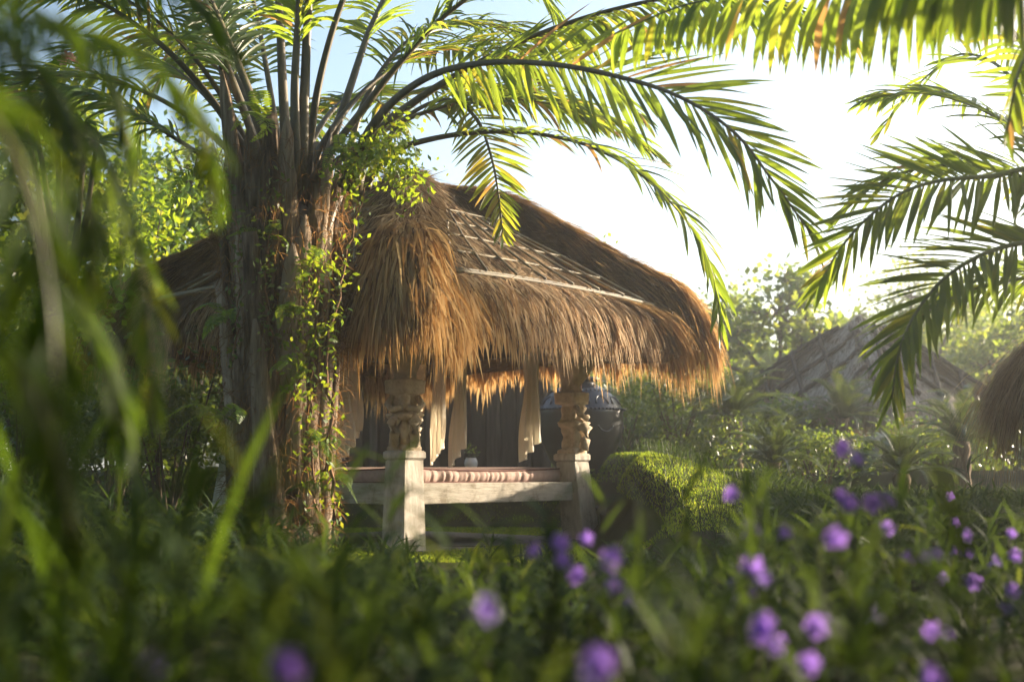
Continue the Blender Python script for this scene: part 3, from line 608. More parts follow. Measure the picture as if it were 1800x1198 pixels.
for k, (az, el, L_, sg) in enumerate(((1.3, .9, 2.3, 1.5), (.4, .8, 2.3, 1.5), (-.7, .9, 2.3, 1.5), (2.1, 1.2, 2.2, 1.3))):
    frond(palm3, arc(t3, az, el, L_, sg), .42, 90, .03, .005, (0, 0.02, 1), .2, .9, .018, 95 + k)

# the out-of-focus palm close to the camera at the left
TF = np.array([-1.12, 1.55, 0])
palm4 = thing('palm_tree', 'dark blurred palm close to the camera filling the upper left corner', 'palm', TF)
m = MB(); zz = np.linspace(-.05, 1.2, 20); tube(m, np.stack([TF[0] + 0 * zz, TF[1] + 0 * zz, zz], 1), .09 + .01 * np.sin(zz * 30), 14, vnoise(zz * 8, 3)); obj('trunk', m, M['palmbark'], palm4)
t4 = TF + np.array([0, 0, 1.15])
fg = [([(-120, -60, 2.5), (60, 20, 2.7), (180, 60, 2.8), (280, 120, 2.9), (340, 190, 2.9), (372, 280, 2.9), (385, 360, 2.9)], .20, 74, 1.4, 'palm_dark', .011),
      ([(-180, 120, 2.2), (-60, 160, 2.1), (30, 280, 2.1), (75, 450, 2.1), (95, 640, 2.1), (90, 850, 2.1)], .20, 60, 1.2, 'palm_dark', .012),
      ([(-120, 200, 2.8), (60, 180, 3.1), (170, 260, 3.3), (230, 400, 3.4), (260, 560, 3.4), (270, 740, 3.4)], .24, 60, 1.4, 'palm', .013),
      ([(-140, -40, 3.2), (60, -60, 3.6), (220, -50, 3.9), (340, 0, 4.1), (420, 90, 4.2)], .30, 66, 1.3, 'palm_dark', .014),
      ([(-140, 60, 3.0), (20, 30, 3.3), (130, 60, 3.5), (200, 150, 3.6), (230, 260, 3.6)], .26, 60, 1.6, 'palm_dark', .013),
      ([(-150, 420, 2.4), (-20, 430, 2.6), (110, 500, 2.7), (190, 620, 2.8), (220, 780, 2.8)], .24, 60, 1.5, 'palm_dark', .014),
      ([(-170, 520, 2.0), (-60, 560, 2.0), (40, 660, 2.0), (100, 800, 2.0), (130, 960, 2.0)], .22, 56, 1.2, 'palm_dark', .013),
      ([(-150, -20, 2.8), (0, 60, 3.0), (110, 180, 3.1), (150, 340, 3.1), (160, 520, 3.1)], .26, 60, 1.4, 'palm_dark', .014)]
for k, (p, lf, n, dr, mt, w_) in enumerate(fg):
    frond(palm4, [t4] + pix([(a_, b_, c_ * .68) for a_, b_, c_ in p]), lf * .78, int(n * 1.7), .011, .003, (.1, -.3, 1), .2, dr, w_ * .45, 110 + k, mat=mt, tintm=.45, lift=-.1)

# ------------------------------------------------------------------ ferns and creepers on the palm trunk
def fern_mesh(seed, L=.34):
    g = np.random.default_rng(seed); P, _ = crom([(0, 0, 0), (.10, 0, .09), (.22, g.normal(0, .02), .10), (L, g.normal(0, .03), .01)], 24); q = np.linspace(0, 1, 24)
    m = MB(); tube(m, P, .003 - .002 * q, 5, .3)
    T, Sd, U = frames(P); n = 40; ts = np.linspace(.1, .99, n); sg = np.where(np.arange(n) % 2, 1., -1.)
    def smp(A): return np.stack([np.interp(ts, q, A[:, k]) for k in range(3)], 1)
    d = unit(smp(Sd) * sg[:, None] + smp(T) * .35 + g.normal(0, .05, (n, 3)))
    ln = .062 * np.sin(np.pi * np.clip(ts * .8 + .18, 0, 1)) + .008
    Pl, Sv, Fo = leaflet_arrays(smp(P), d, smp(T), ln, np.full(n, .0085), np.full(n, .5), 4, 'oval')
    ribbons(m, Pl, Sv, None, np.clip(g.normal(.5, .2, n), 0, 1)); return m.mesh('fern_frond', M['fern'])
FERN = [fern_mesh(s, L_) for s, L_ in ((1, .30), (2, .36), (3, .26), (4, .40))]
def fern(x, y, Yd, n, label, sc=1.0, seed=0, face=-1.57):
    g = np.random.default_rng(seed); p = at(x, y, Yd); t = thing('fern', label, 'fern', p, 'ferns growing on the palm trunk')
    for k in range(n):
        az = face + g.uniform(-1.3, 1.3); el = g.uniform(-.5, .5)
        Mx = Matrix.Translation(Vector(p)) @ Matrix.Rotation(az, 4, 'Z') @ Matrix.Rotation(-el + .35, 4, 'Y') @ Matrix.Rotation(g.normal(0, .3), 4, 'X') @ Matrix.Scale(sc * g.uniform(.75, 1.2), 4)
        put('fern_frond', FERN[k % 4], t, Mx)
fern(465, 215, 8.35, 4, 'broad fern drooping between the petioles high on the palm', 1.0, 1)
fern(520, 555, 8.38, 4, 'bright fern low in the middle of the palm trunk', .8, 2)
fern(515, 640, 8.36, 4, 'yellow-green fern hanging on the shaded lower trunk', .6, 3)
fern(540, 775, 8.36, 5, 'fern at the foot of the trunk beside the pavilion rail', .8, 4, -1.0)
fern(555, 600, 8.5, 4, 'fern on the right edge of the trunk beside the curtain', .6, 5, -.6)
fern(400, 560, 8.4, 5, 'dark fern on the left edge of the trunk', .8, 6, -2.4)
fern(390, 740, 8.4, 5, 'fern at the lower left of the trunk above the grey leaf', .9, 7, -2.4)
fern(545, 470, 8.45, 4, 'fern on the trunk level with the thatch shoulder', .8, 8, -.9)
fern(470, 420, 8.38, 4, 'small fern on the shaded front of the trunk', .6, 9)
fern(380, 290, 8.5, 5, 'sunlit fern leaning left from the palm crown', 1.0, 10, 3.0)
fern(575, 845, 8.4, 5, 'small fern at the trunk foot beside the dark gap under the bench', .6, 11, -.8)
fern(600, 270, 8.4, 5, 'fern tucked in the crown right of the cut leaf base', .9, 12, -.8)
def creeper(paths, label, nl, size, seed, spread=.06, r=.008, mat='fern', grp='creepers climbing the palm'):
    g = np.random.default_rng(seed); base = at(*paths[0][0]); t = thing('creeper_vine', label, 'vine', base, grp); m = MB(); ml = MB()
    for p in paths:
        P, L_ = crom(pix(p), 30); P += g.normal(0, .012, P.shape); tube(m, P, r * np.linspace(1, .5, 30), 6, g.uniform(.3, .8))
        k = g.uniform(0, 29, nl); C = np.stack([np.interp(k, np.arange(30), P[:, c]) for c in range(3)], 1) + g.normal(0, spread, (nl, 3)); C[:, 1] -= abs(g.normal(0, .04, nl))
        leaf_cloud(ml, C, size, .5, .3, np.clip(g.normal(.55, .25, nl), 0, 1))
    obj('stem', m, M['root'], t); obj('leaves', ml, M[mat], t, kind='stuff')
creeper([[(590, 960, 8.3), (585, 850, 8.32), (578, 720, 8.34), (575, 600, 8.36), (598, 520, 8.38), (605, 460, 8.4), (640, 330, 8.4)]], 'thick pale creeper stem climbing the right edge of the palm trunk', 260, .05, 1, .05, .014)
creeper([[(560, 900, 8.35), (545, 760, 8.34), (552, 620, 8.36), (560, 520, 8.4), (575, 420, 8.4)], [(520, 700, 8.34), (530, 560, 8.34), (555, 450, 8.35)]], 'leafy creeper with brown stems on the lit side of the trunk', 240, .05, 2, .05, .008)
creeper([[(600, 330, 8.3), (640, 285, 8.25), (690, 275, 8.2), (735, 300, 8.2)], [(600, 300, 8.3), (660, 250, 8.3), (720, 235, 8.3)], [(640, 270, 8.3), (700, 290, 8.2), (728, 350, 8.2)]], 'dense creeper foliage spilling right from the palm crown over the thatch', 380, .055, 3, .075, .005)
creeper([[(410, 640, 8.4), (420, 500, 8.4), (415, 400, 8.4), (395, 300, 8.4)]], 'dark creeper on the left side of the trunk', 160, .05, 4, .05, .007, 'shrub')
creeper([[(480, 620, 8.33), (470, 500, 8.33), (480, 380, 8.33), (500, 300, 8.33)]], 'creeper trailing down the shaded front of the trunk', 200, .045, 5, .05, .006, 'shrub')

# ------------------------------------------------------------------ urn, shed, retaining stones behind the pavilion
def urn():
    p = np.array([.80, 15.0, 0]); p[2] = float(terr(p[0], p[1])) - .03
    t = thing('urn', 'big round black clay urn on the lawn behind the far carved post', 'urn', p)
    prof = [(.0, 0), (.24, 0), (.27, .03), (.36, .18), (.44, .36), (.475, .54), (.47, .66), (.475, .70), (.46, .72), (.42, .80), (.34, .89), (.25, .955), (.19, .98), (.165, 1.0), (.165, 1.02), (.215, 1.035), (.225, 1.055), (.205, 1.07), (.15, 1.06), (.13, .95), (.0, .9)]
    prof = [(a_ * 1.06, b_ * 1.04) for a_, b_ in prof]; m = MB(); lathe(m, p, prof, 64); b = obj('body', m, M['clay'], t)
    for r_, z_, n, s_, nm in ((.511, .733, 64, .016, 'stud_band'), (.345, .952, 40, .013, 'stud_band')):
        m = MB()
        for k in range(n):
            a = 2 * math.pi * k / n; lathe(m, p + [r_ * math.cos(a), r_ * math.sin(a), z_], [(.0, -s_), (s_ * .8, -s_ * .5), (s_, 0), (s_ * .8, s_ * .5), (0, s_)], 6)
        obj(nm, m, M['clay'], b, kind='stuff')
    m = MB()
    for k in range(12):       # scalloped relief on the shoulder
        a0 = 2 * math.pi * k / 12; aa = np.linspace(0, math.pi, 10)
        ang = a0 + .18 * np.cos(aa); z_ = .76 + .09 * np.sin(aa); r_ = np.interp(z_, [.72, .80, .89], [.463, .423, .343])
        tube(m, np.stack([p[0] + 1.06 * r_ * np.cos(ang), p[1] + 1.06 * r_ * np.sin(ang), p[2] + 1.04 * z_], 1), .009, 6)
    obj('relief', m, M['clay'], b)
    m = MB()
    for sgn in (-1, 1):
        aa = np.linspace(-1.3, 1.3, 12); ang = -1.0 + sgn * .0 + .22 * np.sin(aa) + (0 if sgn < 0 else 1.2); z_ = .47 + .10 * (1 - np.cos(aa)); r_ = .503
        tube(m, np.stack([p[0] + r_ * np.cos(ang), p[1] + r_ * np.sin(ang), p[2] + z_], 1), .011, 6)
    obj('loop_relief', m, M['clay'], b)
urn()
def shed():
    p0, p1 = at(505, 700, 17.2), at(962, 700, 17.2); z0 = .58; base = np.array([(p0[0] + p1[0]) / 2, 17.2, z0])
    t = thing('timber_shed', 'dark timber plank wall of a shed in the shade behind the pavilion', 'shed', base)
    n = 17; w = (p1[0] - p0[0]) / n
    for k in range(n):
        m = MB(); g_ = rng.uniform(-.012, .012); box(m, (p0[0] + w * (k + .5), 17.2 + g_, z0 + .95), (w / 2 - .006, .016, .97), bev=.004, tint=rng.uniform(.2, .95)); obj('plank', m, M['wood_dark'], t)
    for k in range(4):
        m = MB(); box(m, (p0[0] + (p1[0] - p0[0]) * k / 3, 17.14, z0 + .97), (.05, .04, 1.0), bev=.006, tint=.9); obj('stud', m, M['wood_dark'], t)
    for x in (p0[0], p1[0]):
        m = MB(); box(m, (x, 18.3, z0 + .95), (.02, 1.05, .97), bev=.004); obj('side_wall', m, M['wood_dark'], t)
    m = MB(); box(m, ((p0[0] + p1[0]) / 2, 19.35, z0 + .95), ((p1[0] - p0[0]) / 2, .02, .97), bev=.004); obj('back_wall', m, M['wood_dark'], t)
    m = MB(); box(m, ((p0[0] + p1[0]) / 2, 18.2, z0 + 2.02), ((p1[0] - p0[0]) / 2 + .35, 1.45, .06), (1, 0, 0), unit((0, 1, .16)), unit((0, -.16, 1)), bev=.01); obj('roof', m, M['thatch_bed'], t)
shed()
p = at(828, 790, 14.9); p[2] = float(terr(p[0], p[1]))
t = thing('planter', 'small round white pot standing behind the pavilion mattress', 'pot', p)
m = MB(); lathe(m, p, [(0, 0), (.04, 0), (.066, .04), (.078, .09), (.07, .13), (.058, .145), (.063, .155), (.055, .155), (.047, .12), (0, .115)], 28); obj('pot', m, M['white'], t)
m = MB(); C = p + np.array([0, 0, .24]) + rng.normal(0, .045, (40, 3)); leaf_cloud(m, C, .06, .35); obj('leaves', m, M['shrub'], t, kind='stuff')
# dark stones that hold the mound beside the bench
t = thing('retaining_wall', 'low wall of dark rough stones holding the mound beside the bench', 'wall', (.86, 11.2, 0))
g = np.random.default_rng(8)
for row in range(2):
    y = 10.8 + .1 * (row % 2) + .28 * row
    while y < 13.6:
        L_ = g.uniform(.16, .34); xx = .93 + .10 * math.sin(y * 2.1) + .05 * row; h_ = .078
        zt = float(terr(xx + .42, y)); zc = .05 + row * .13
        if zc < zt + .02:
            m = MB(); box(m, (xx + g.normal(0, .012), y + L_ / 2, zc), (.10 * g.uniform(.85, 1.1), L_ / 2 - .008, h_ * g.uniform(.88, .98)), unit((1, g.normal(0, .12), 0)), unit((g.normal(0, .12), 1, 0)), bev=.022, tint=g.uniform(.2, .9)); obj('stone', m, M['basalt'], t)
        y += L_

# ------------------------------------------------------------------ far hut and the shelter at the right edge
HC = at(1515, 760, 19.0); HC[2] = float(terr(HC[0], HC[1])) - .02
hut = thing('thatched_hut', 'hazy thatched hut with criss-cross lattice on its roof in the distance', 'hut', HC)
hb = HC.copy()
f2, wd2, rf2 = make_roof(hut, hb, R(38), 1.55, .78, 2.34, 1.0, 16000, 9000, (.14, .34), .007, .10, .25, 31, True, .90, (120, 34))
for face in (0, 1):
    for d_ in (-1, 1):
        for c_ in (-1.25, -.85, -.45, -.05, .35):
            tq = np.linspace(.90, .22, 40); uq = d_ * (c_ + 1.15 * (.90 - tq)); ok = np.abs(uq) < tq - .06
            if ok.sum() > 6:
                tq, uq = tq[ok], uq[ok]; ix = np.linspace(0, len(tq) - 1, 5).astype(int)
                roof_pole(rf2, f2, wd2, [th_t(face, uq[k_] / tq[k_], tq[k_]) for k_ in ix], .034, .2, 'wood_dark', .10)
for su in (-1, 1):
    for sv in (-1, 1):
        a = R(38); u, v = su * 1.05, sv * 1.05; m = MB(); box(m, hb + [u * math.cos(a) - v * math.sin(a), u * math.sin(a) + v * math.cos(a), .5], (.07, .07, .55), bev=.008); obj('post', m, M['wood_pale'], hut)
m = MB(); box(m, hb + [0, 0, .03], (1.2, 1.2, .05), (math.cos(R(38)), math.sin(R(38)), 0), (-math.sin(R(38)), math.cos(R(38)), 0), bev=.01); obj('floor_slab', m, M['stone'], hut)

SC = np.array([5.66, 9.6, -.02])
sh = thing('thatched_shelter', 'thatched shelter at the right edge showing one shaggy rounded eave corner', 'shelter', SC)
f3, wd3, rf3 = make_roof(sh, SC, R(38), 1.28, 1.30, 2.6, 1.62, 24000, 30000, (.85, 1.35), .0052, .16, .24, 41, False, .80, (140, 36))
for su in (-1, 1):
    for sv in (-1, 1):
        a = R(38); u, v = su * .78, sv * .78; m = MB(); box(m, SC + [u * math.cos(a) - v * math.sin(a), u * math.sin(a) + v * math.cos(a), .62], (.08, .08, .64), bev=.01); obj('post', m, M['wood_pale'], sh)
m = MB(); box(m, SC + [0, 0, .19], (1.02, 1.02, .19), (math.cos(R(38)), math.sin(R(38)), 0), (-math.sin(R(38)), math.cos(R(38)), 0), bev=.03); obj('stone_base', m, M['stone'], sh)

# ------------------------------------------------------------------ cycads, shrubs, trees
def cycad_frond(seed):
    g = np.random.default_rng(seed); P, _ = crom([(0, 0, 0), (.2, 0, .2), (.46, g.normal(0, .03), .36), (.72, g.normal(0, .05), .40), (.92, g.normal(0, .06), .34)], 26); q = np.linspace(0, 1, 26)
    m = MB(); tube(m, P, .008 - .005 * q, 5, .5); T, Sd, U = frames(P); n = 96; ts = np.linspace(.12, .995, n); sg = np.where(np.arange(n) % 2, 1., -1.)
    def smp(A): return np.stack([np.interp(ts, q, A[:, k]) for k in range(3)], 1)
    d = unit(smp(Sd) * sg[:, None] + smp(T) * (.5 + .5 * ts[:, None]) + smp(U) * .35)
    ln = .17 * (np.sin(np.pi * np.clip(ts * .8 + .15, 0, 1)) * .8 + .2)
    Pl, Sv, Fo = leaflet_arrays(smp(P), d, smp(T), ln, np.full(n, .0055), np.full(n, .15), 3, 'strap'); ribbons(m, Pl, Sv, None, np.clip(g.normal(.5, .2, n), 0, 1)); return m.mesh('cycad_frond', M['cycad'])
CYF = [cycad_frond(s) for s in (1, 2, 3, 4)]
def cycad(x, y, Yd, sc, n, label, seed):
    g = np.random.default_rng(seed); p = at(x, y, Yd); gz = float(terr(p[0], p[1])); hgt = max(p[2] - gz, .1)
    t = thing('cycad', label, 'cycad', (p[0], p[1], gz), 'cycads in the right-hand bed')
    m = MB(); z = np.linspace(-.03, hgt, 10); tube(m, np.stack([p[0] + 0 * z, p[1] + 0 * z, gz + z], 1), .13 * sc + .012 * np.sin(z * 40), 12); obj('trunk', m, M['palmbark'], t)
    for k in range(n):
        az = k * 2.39996 + g.normal(0, .1); el = .65 - 1.25 * (k / n) + g.normal(0, .1)
        Mx = Matrix.Translation(Vector((p[0], p[1], gz + hgt))) @ Matrix.Rotation(az, 4, 'Z') @ Matrix.Rotation(-el, 4, 'Y') @ Matrix.Rotation(g.normal(0, .15), 4, 'X') @ Matrix.Scale(sc * g.uniform(.85, 1.12), 4)
        put('frond', CYF[k % 4], t, Mx)
cycad(1360, 812, 12.2, .52, 40, 'cycad with pale sunlit tips right of the grass mound', 1)
cycad(1290, 735, 15.0, .74, 44, 'tall cycad rising behind the end of the thatched eave', 2)
cycad(1480, 735, 16.5, .70, 40, 'pale green cycad standing just before the distant hut', 3)
cycad(1585, 832, 11.5, .56, 40, 'dark cycad behind the highest purple flower', 4)
cycad(1690, 775, 13.5, .66, 40, 'hazy cycad behind the shaggy shelter eave', 5)
def shrub(x, y, Yd, rx, rz, n, size, label, seed, mat='shrub', ratio=.5, grp='shrubs behind the mound', name='shrub', cat='shrub'):
    g = np.random.default_rng(seed); c = at(x, y, Yd); gz = float(terr(c[0], c[1])); t = thing(name, label, cat, (c[0], c[1], gz), grp); ms = MB(); ml = MB()
    nb_ = 12; K = []
    for k in range(nb_):
        a = g.uniform(0, 6.28); rr = rx * math.sqrt(g.uniform(0, 1)) * .8; e = np.array([c[0] + rr * math.cos(a), c[1] + rr * math.sin(a) * .7, c[2] + g.uniform(-.8, 1) * rz]); e[2] = max(e[2], gz + .08); K.append(e)
        P, _ = crom([(c[0] + g.normal(0, .04), c[1] + g.normal(0, .04), gz - .02), ((c[0] + e[0]) / 2, (c[1] + e[1]) / 2, (gz + e[2]) / 2 + .05), e], 8); tube(ms, P, np.linspace(.016, .005, 8), 6)
    K = np.array(K)[g.integers(0, nb_, n)]; C = K + g.normal(0, 1, (n, 3)) * np.array([rx * .28, rx * .25, rz * .30]); C[:, 2] = np.maximum(C[:, 2], gz + .03)
    leaf_cloud(ml, C, size, ratio, .5, np.clip(g.normal(.45, .25, n), 0, 1)); obj('stems', ms, M['bark'], t); obj('leaves', ml, M[mat], t, kind='stuff')
shrub(1245, 785, 14.9, .55, .30, 2600, .05, 'low small-leaved shrub between the mound and the pale-tipped cycad', 1)
shrub(1190, 715, 15.5, .6, .5, 1800, .08, 'dark shrub right of the black urn under the eave', 2)
shrub(1440, 800, 13.8, .6, .25, 1800, .06, 'low shrub between the two cycads of the bed', 3)
shrub(1660, 810, 15.0, .7, .4, 1800, .07, 'low dark shrub in front of the distant hut posts', 4)
shrub(1100, 720, 17.5, .7, .6, 1600, .09, 'shrub in deep shade directly behind the black urn', 5)
shrub(60, 590, 9.5, .55, .5, 1400, .085, 'sunlit yellow-green shrub at the left edge', 6, 'fern', .6, 'shrubs at the left')
shrub(40, 740, 8.8, .6, .4, 1600, .06, 'low leafy shrub at the lower left edge', 7, 'shrub', .5, 'shrubs at the left')
shrub(300, 730, 10.2, .6, .45, 1600, .07, 'shaded shrub left of the palm trunk under the roof', 8, 'shrub', .5, 'shrubs at the left')
shrub(210, 480, 12.5, .7, .7, 2200, .09, 'bright bush behind the left slope of the thatched roof', 9, 'fern', .5, 'shrubs at the left')
def tree(c, gz, H, blobs, n, size, label, seed, mat='tree', ratio=.62, name='tree', grp=None, trunk_r=.12, clump=.30):
    """blobs: list of (centre, radii) of the crown"""
    g = np.random.default_rng(seed); c = np.array(c, float); t = thing(name, label, 'tree', (c[0], c[1], gz), grp); mt = MB(); ml = MB()
    top = np.array([c[0], c[1], gz + H * .5]); P, _ = crom([(c[0], c[1], gz - .05), (c[0] + g.normal(0, .08), c[1], gz + H * .25), top], 14); tube(mt, P, np.linspace(trunk_r, trunk_r * .6, 14), 10)
    per = n // sum(1 for _ in blobs)
    for (bc, br) in blobs:
        bc = np.array(bc, float); br = np.array(br, float); nk = max(10, int(22)); d = unit(g.normal(size=(nk, 3))) * (g.uniform(.25, 1, (nk, 1)) ** .4); K = bc + d * br
        Pm, _ = crom([top - [0, 0, H * .08], (top + bc) / 2 + g.normal(0, .1, 3), bc], 8); tube(mt, Pm, np.linspace(trunk_r * .5, trunk_r * .2, 8), 7)
        for k in range(nk):
            P, _ = crom([bc, (bc + K[k]) / 2 + g.normal(0, .06, 3), K[k]], 6); tube(mt, P, np.linspace(trunk_r * .2, .006, 6), 5)
        C = K[g.integers(0, nk, per)] + g.normal(0, 1, (per, 3)) * br.mean() * clump
        leaf_cloud(ml, C, size, ratio, .4, np.clip(g.normal(.45, .25, per), 0, 1))
    obj('trunk', mt, M['bark'], t); obj('crown', ml, M[mat], t, kind='stuff'); return t
def B(x, y, Yd, r): return (at(x, y, Yd), (r, r * .9, r * .8))
gz = .6
tree(at(1370, 760, 22), gz, 3.2, [B(1370, 550, 22, .75), B(1290, 590, 22, .65), B(1430, 590, 22.3, .55), B(1240, 630, 21.7, .5), B(1400, 510, 22.2, .4)], 2300, .15, 'round-leaved small tree glittering in backlight left of the distant hut', 1, 'tree', .85)
tree(at(1215, 760, 24), gz, 3.2, [B(1215, 560, 24, .7), B(1280, 560, 24, .7)], 2000, .12, 'tree top showing above the right end of the thatched eave', 2)
tree(at(1640, 760, 30), gz, 4.5, [B(1600, 520, 30, 1.1), B(1680, 560, 30, 1.1), B(1570, 600, 30, .9)], 3400, .14, 'pale hazy tree behind the distant hut', 3)
tree(at(1760, 760, 24), gz, 3.5, [B(1740, 640, 24, .9), B(1800, 600, 24, 1.0)], 2600, .13, 'hazy tree right of the distant hut', 4)
tree(at(1860, 760, 20), gz, 3.8, [B(1850, 520, 20, 1.0), B(1920, 600, 20, 1.0)], 2600, .13, 'tree at the right edge behind the fronds', 5)
for k, (x, y, Yd, r) in enumerate(((945, 392, 11.7, .05), (1052, 432, 11.8, .06))):
    p = at(x, y, Yd); t = thing('seedling', ('tiny seedling sprouting on the roof ridge near the drooping frond tip', 'larger tuft of seedling leaves sprouting midway down the far hip')[k], 'seedling', p - [0, 0, .08])
    m = MB(); C = p + rng.normal(0, r, (26, 3)) * [1, .6, .7]; leaf_cloud(m, C, .055, .6); obj('leaves', m, M['tree'], t, kind='stuff')
    m = MB(); tube(m, np.linspace(p - [0, 0, .2], p + [0, 0, .03], 4), .005, 5); obj('stem', m, M['bark'], t)
# left side trees
for k, (x, y, yd, r) in enumerate(((-60, 740, 12.5, 1.0), (90, 730, 13.2, .9), (210, 740, 12.8, .8), (330, 745, 13.4, .8), (440, 760, 14.6, .7))):
    shrub(x, y, yd, r, .55, 3000, .085, ('hedge bush at the far left behind the shrubs', 'hedge bush left of the frangipani stem', 'hedge bush in shade under the left eave', 'hedge bush just left of the palm trunk', 'hedge bush hidden behind the palm trunk')[k], 500 + k, 'shrub', .6, 'hedge bushes at the left')
tree(at(330, 800, 15), gz, 4.0, [B(330, 330, 15, .85), B(270, 400, 15, .8), B(370, 430, 15, .7), B(200, 330, 15.3, .8)], 5200, .13, 'sunlit yellow-green tree behind the palm trunk at the left', 6, 'fern', .5, grp='trees at the left')
tree(at(60, 800, 13), gz, 4.0, [B(40, 330, 13, .9), B(130, 420, 13, .8), B(20, 480, 13, .8), B(100, 240, 13.2, .5)], 4600, .12, 'leafy tree at the left edge behind the blurred palm', 7, 'tree', .55, grp='trees at the left')
tree(at(-120, 800, 11), 0, 4.0, [B(-80, 400, 11, 1.0), B(-20, 620, 11, .7), B(-160, 250, 11, .9)], 4000, .11, 'dark tree mostly outside the left edge', 8, 'shrub', .55, grp='trees at the left')
# frangipani with pink flowers and big dark leaves
fb = at(110, 880, 9.6); fr_ = thing('frangipani', 'frangipani with big dark oval leaves and pink flowers at the upper left', 'tree', (fb[0], fb[1], 0), 'trees at the left')
m = MB(); ml = MB(); g = np.random.default_rng(77)
tips = [at(110, 170, 9.5), at(60, 210, 9.4), at(150, 220, 9.6), at(30, 160, 9.6), at(90, 130, 9.6), at(170, 250, 9.4), at(20, 260, 9.5)]
for q_ in tips:
    P, _ = crom([(fb[0], fb[1], 0), (fb[0] - .1, fb[1], 1.2), (q_ + np.array([fb[0], fb[1], 1.6])) / 2, q_], 20); tube(m, P, np.linspace(.05, .016, 20), 8)
    n = 16; a = g.uniform(0, 6.28, n); D = unit(np.stack([np.cos(a), np.sin(a), g.normal(.1, .5, n)], 1))
    Pl, Sv, Fo = leaflet_arrays(np.repeat(q_[None], n, 0), D, np.cross(D, (0, 0, 1)), g.uniform(.16, .26, n), np.full(n, .036), g.uniform(.3, 1.3, n), 6, 'oval'); ribbons(ml, Pl, Sv, Fo, np.clip(g.normal(.3, .15, n), 0, 1))
obj('trunk', m, M['bark'], fr_); obj('crown', ml, M['palm_dark'], fr_, kind='stuff')
for (x, y) in ((118, 98), (128, 104), (145, 122), (112, 108), (138, 116)):
    p = at(x, y, 9.45); mm = MB(); n = 5; a = np.arange(n) * 2 * math.pi / 5 + g.uniform(0, 1); D = np.stack([np.cos(a), -.5 + 0 * a, np.sin(a)], 1)
    Pl, Sv, Fo = leaflet_arrays(np.repeat(p[None], n, 0), D, np.cross(D, (0, 1, 0)), np.full(n, .05), np.full(n, .014), np.full(n, .3), 5, 'oval'); ribbons(mm, Pl, Sv, Fo, g.uniform(0, 1, n)); obj('flower', mm, M['pink'], fr_)

for k, (x, y, r) in enumerate(((-3.6, -1.0, 1.9), (-1.0, -2.6, 2.0), (1.9, -2.4, 2.0), (4.4, -.6, 1.9), (6.0, 3.0, 1.5), (-4.6, 3.0, 1.6))):  # unseen trees added to keep sun and sky light off the bed
    tree((x, y, 0), 0, 5.0, [((x, y, 2.4), (r, r, 1.3)), ((x + .8, y + .9, 4.4), (r, r, .9)), ((x - .8, y + .5, 4.2), (r, r, .9)), ((x, y, 1.0), (r * .9, r * .7, .9))] + ([((-.6, .9, 3.9), (1.5, 1.3, .6)), ((-2.5, .7, 2.4), (1.1, 1.0, 1.6))] if k == 1 else [((1.5, 1.0, 4.0), (1.4, 1.2, .6))] if k == 2 else []), (13500, 13500, 11000)[k - 1] if k in (1, 2) else 9000, .2,  # extra crowns beside and above the camera, added to block sky light
         ('unseen tree added behind the camera on the left', 'unseen tree added right behind the camera', 'unseen tree added behind the camera on the right', 'unseen tree added beside the camera on the right', 'unseen tree added outside the right edge to shade the flowers', 'unseen tree added outside the left edge beside the blurred palm')[k], 60 + k, 'shrub', .6, grp='unseen trees added to shade the flower bed')
for k, (x, y, yd, r) in enumerate(((1130, 770, 21, .9), (1260, 780, 22, 1.0), (1380, 785, 17.5, .8), (1470, 790, 23.5, 1.0), (1600, 790, 24.5, 1.0), (1700, 795, 20, .9), (1790, 800, 17, .9), (1900, 790, 18, 1.0))):
    shrub(x, y, yd, r, .5, 3400, .12, ('shaded bush behind the urn on its right', 'bush filling the gap under the right end of the eave', 'bush behind the pale-tipped cycad', 'bush behind the left half of the distant hut', 'bush behind the right half of the distant hut', 'bush right of the hut posts', 'bush left of the shaggy shelter', 'bush behind the shaggy shelter')[k], 540 + k, 'shrub', .6, 'bushes closing the bed behind the cycads')
# a belt of far trees that closes the garden
m = MB(); n = 40000; a = rng.uniform(-2.2, 2.2, n); dist = rng.uniform(34, 46, n); hh = 2.2 + 2.0 * vnoise(a * 9 + 60, 12) + 1.2 * vnoise(a * 31 + 60, 13)
C = np.stack([np.sin(a) * dist, np.cos(a) * dist, .6 + hh * rng.uniform(0, 1, n) ** .6], 1); leaf_cloud(m, C, .7, .7, .5)
tag(obj('far_tree_belt', m, M['tree'], kind='stuff'), 'far belt of garden trees along the horizon', 'trees')

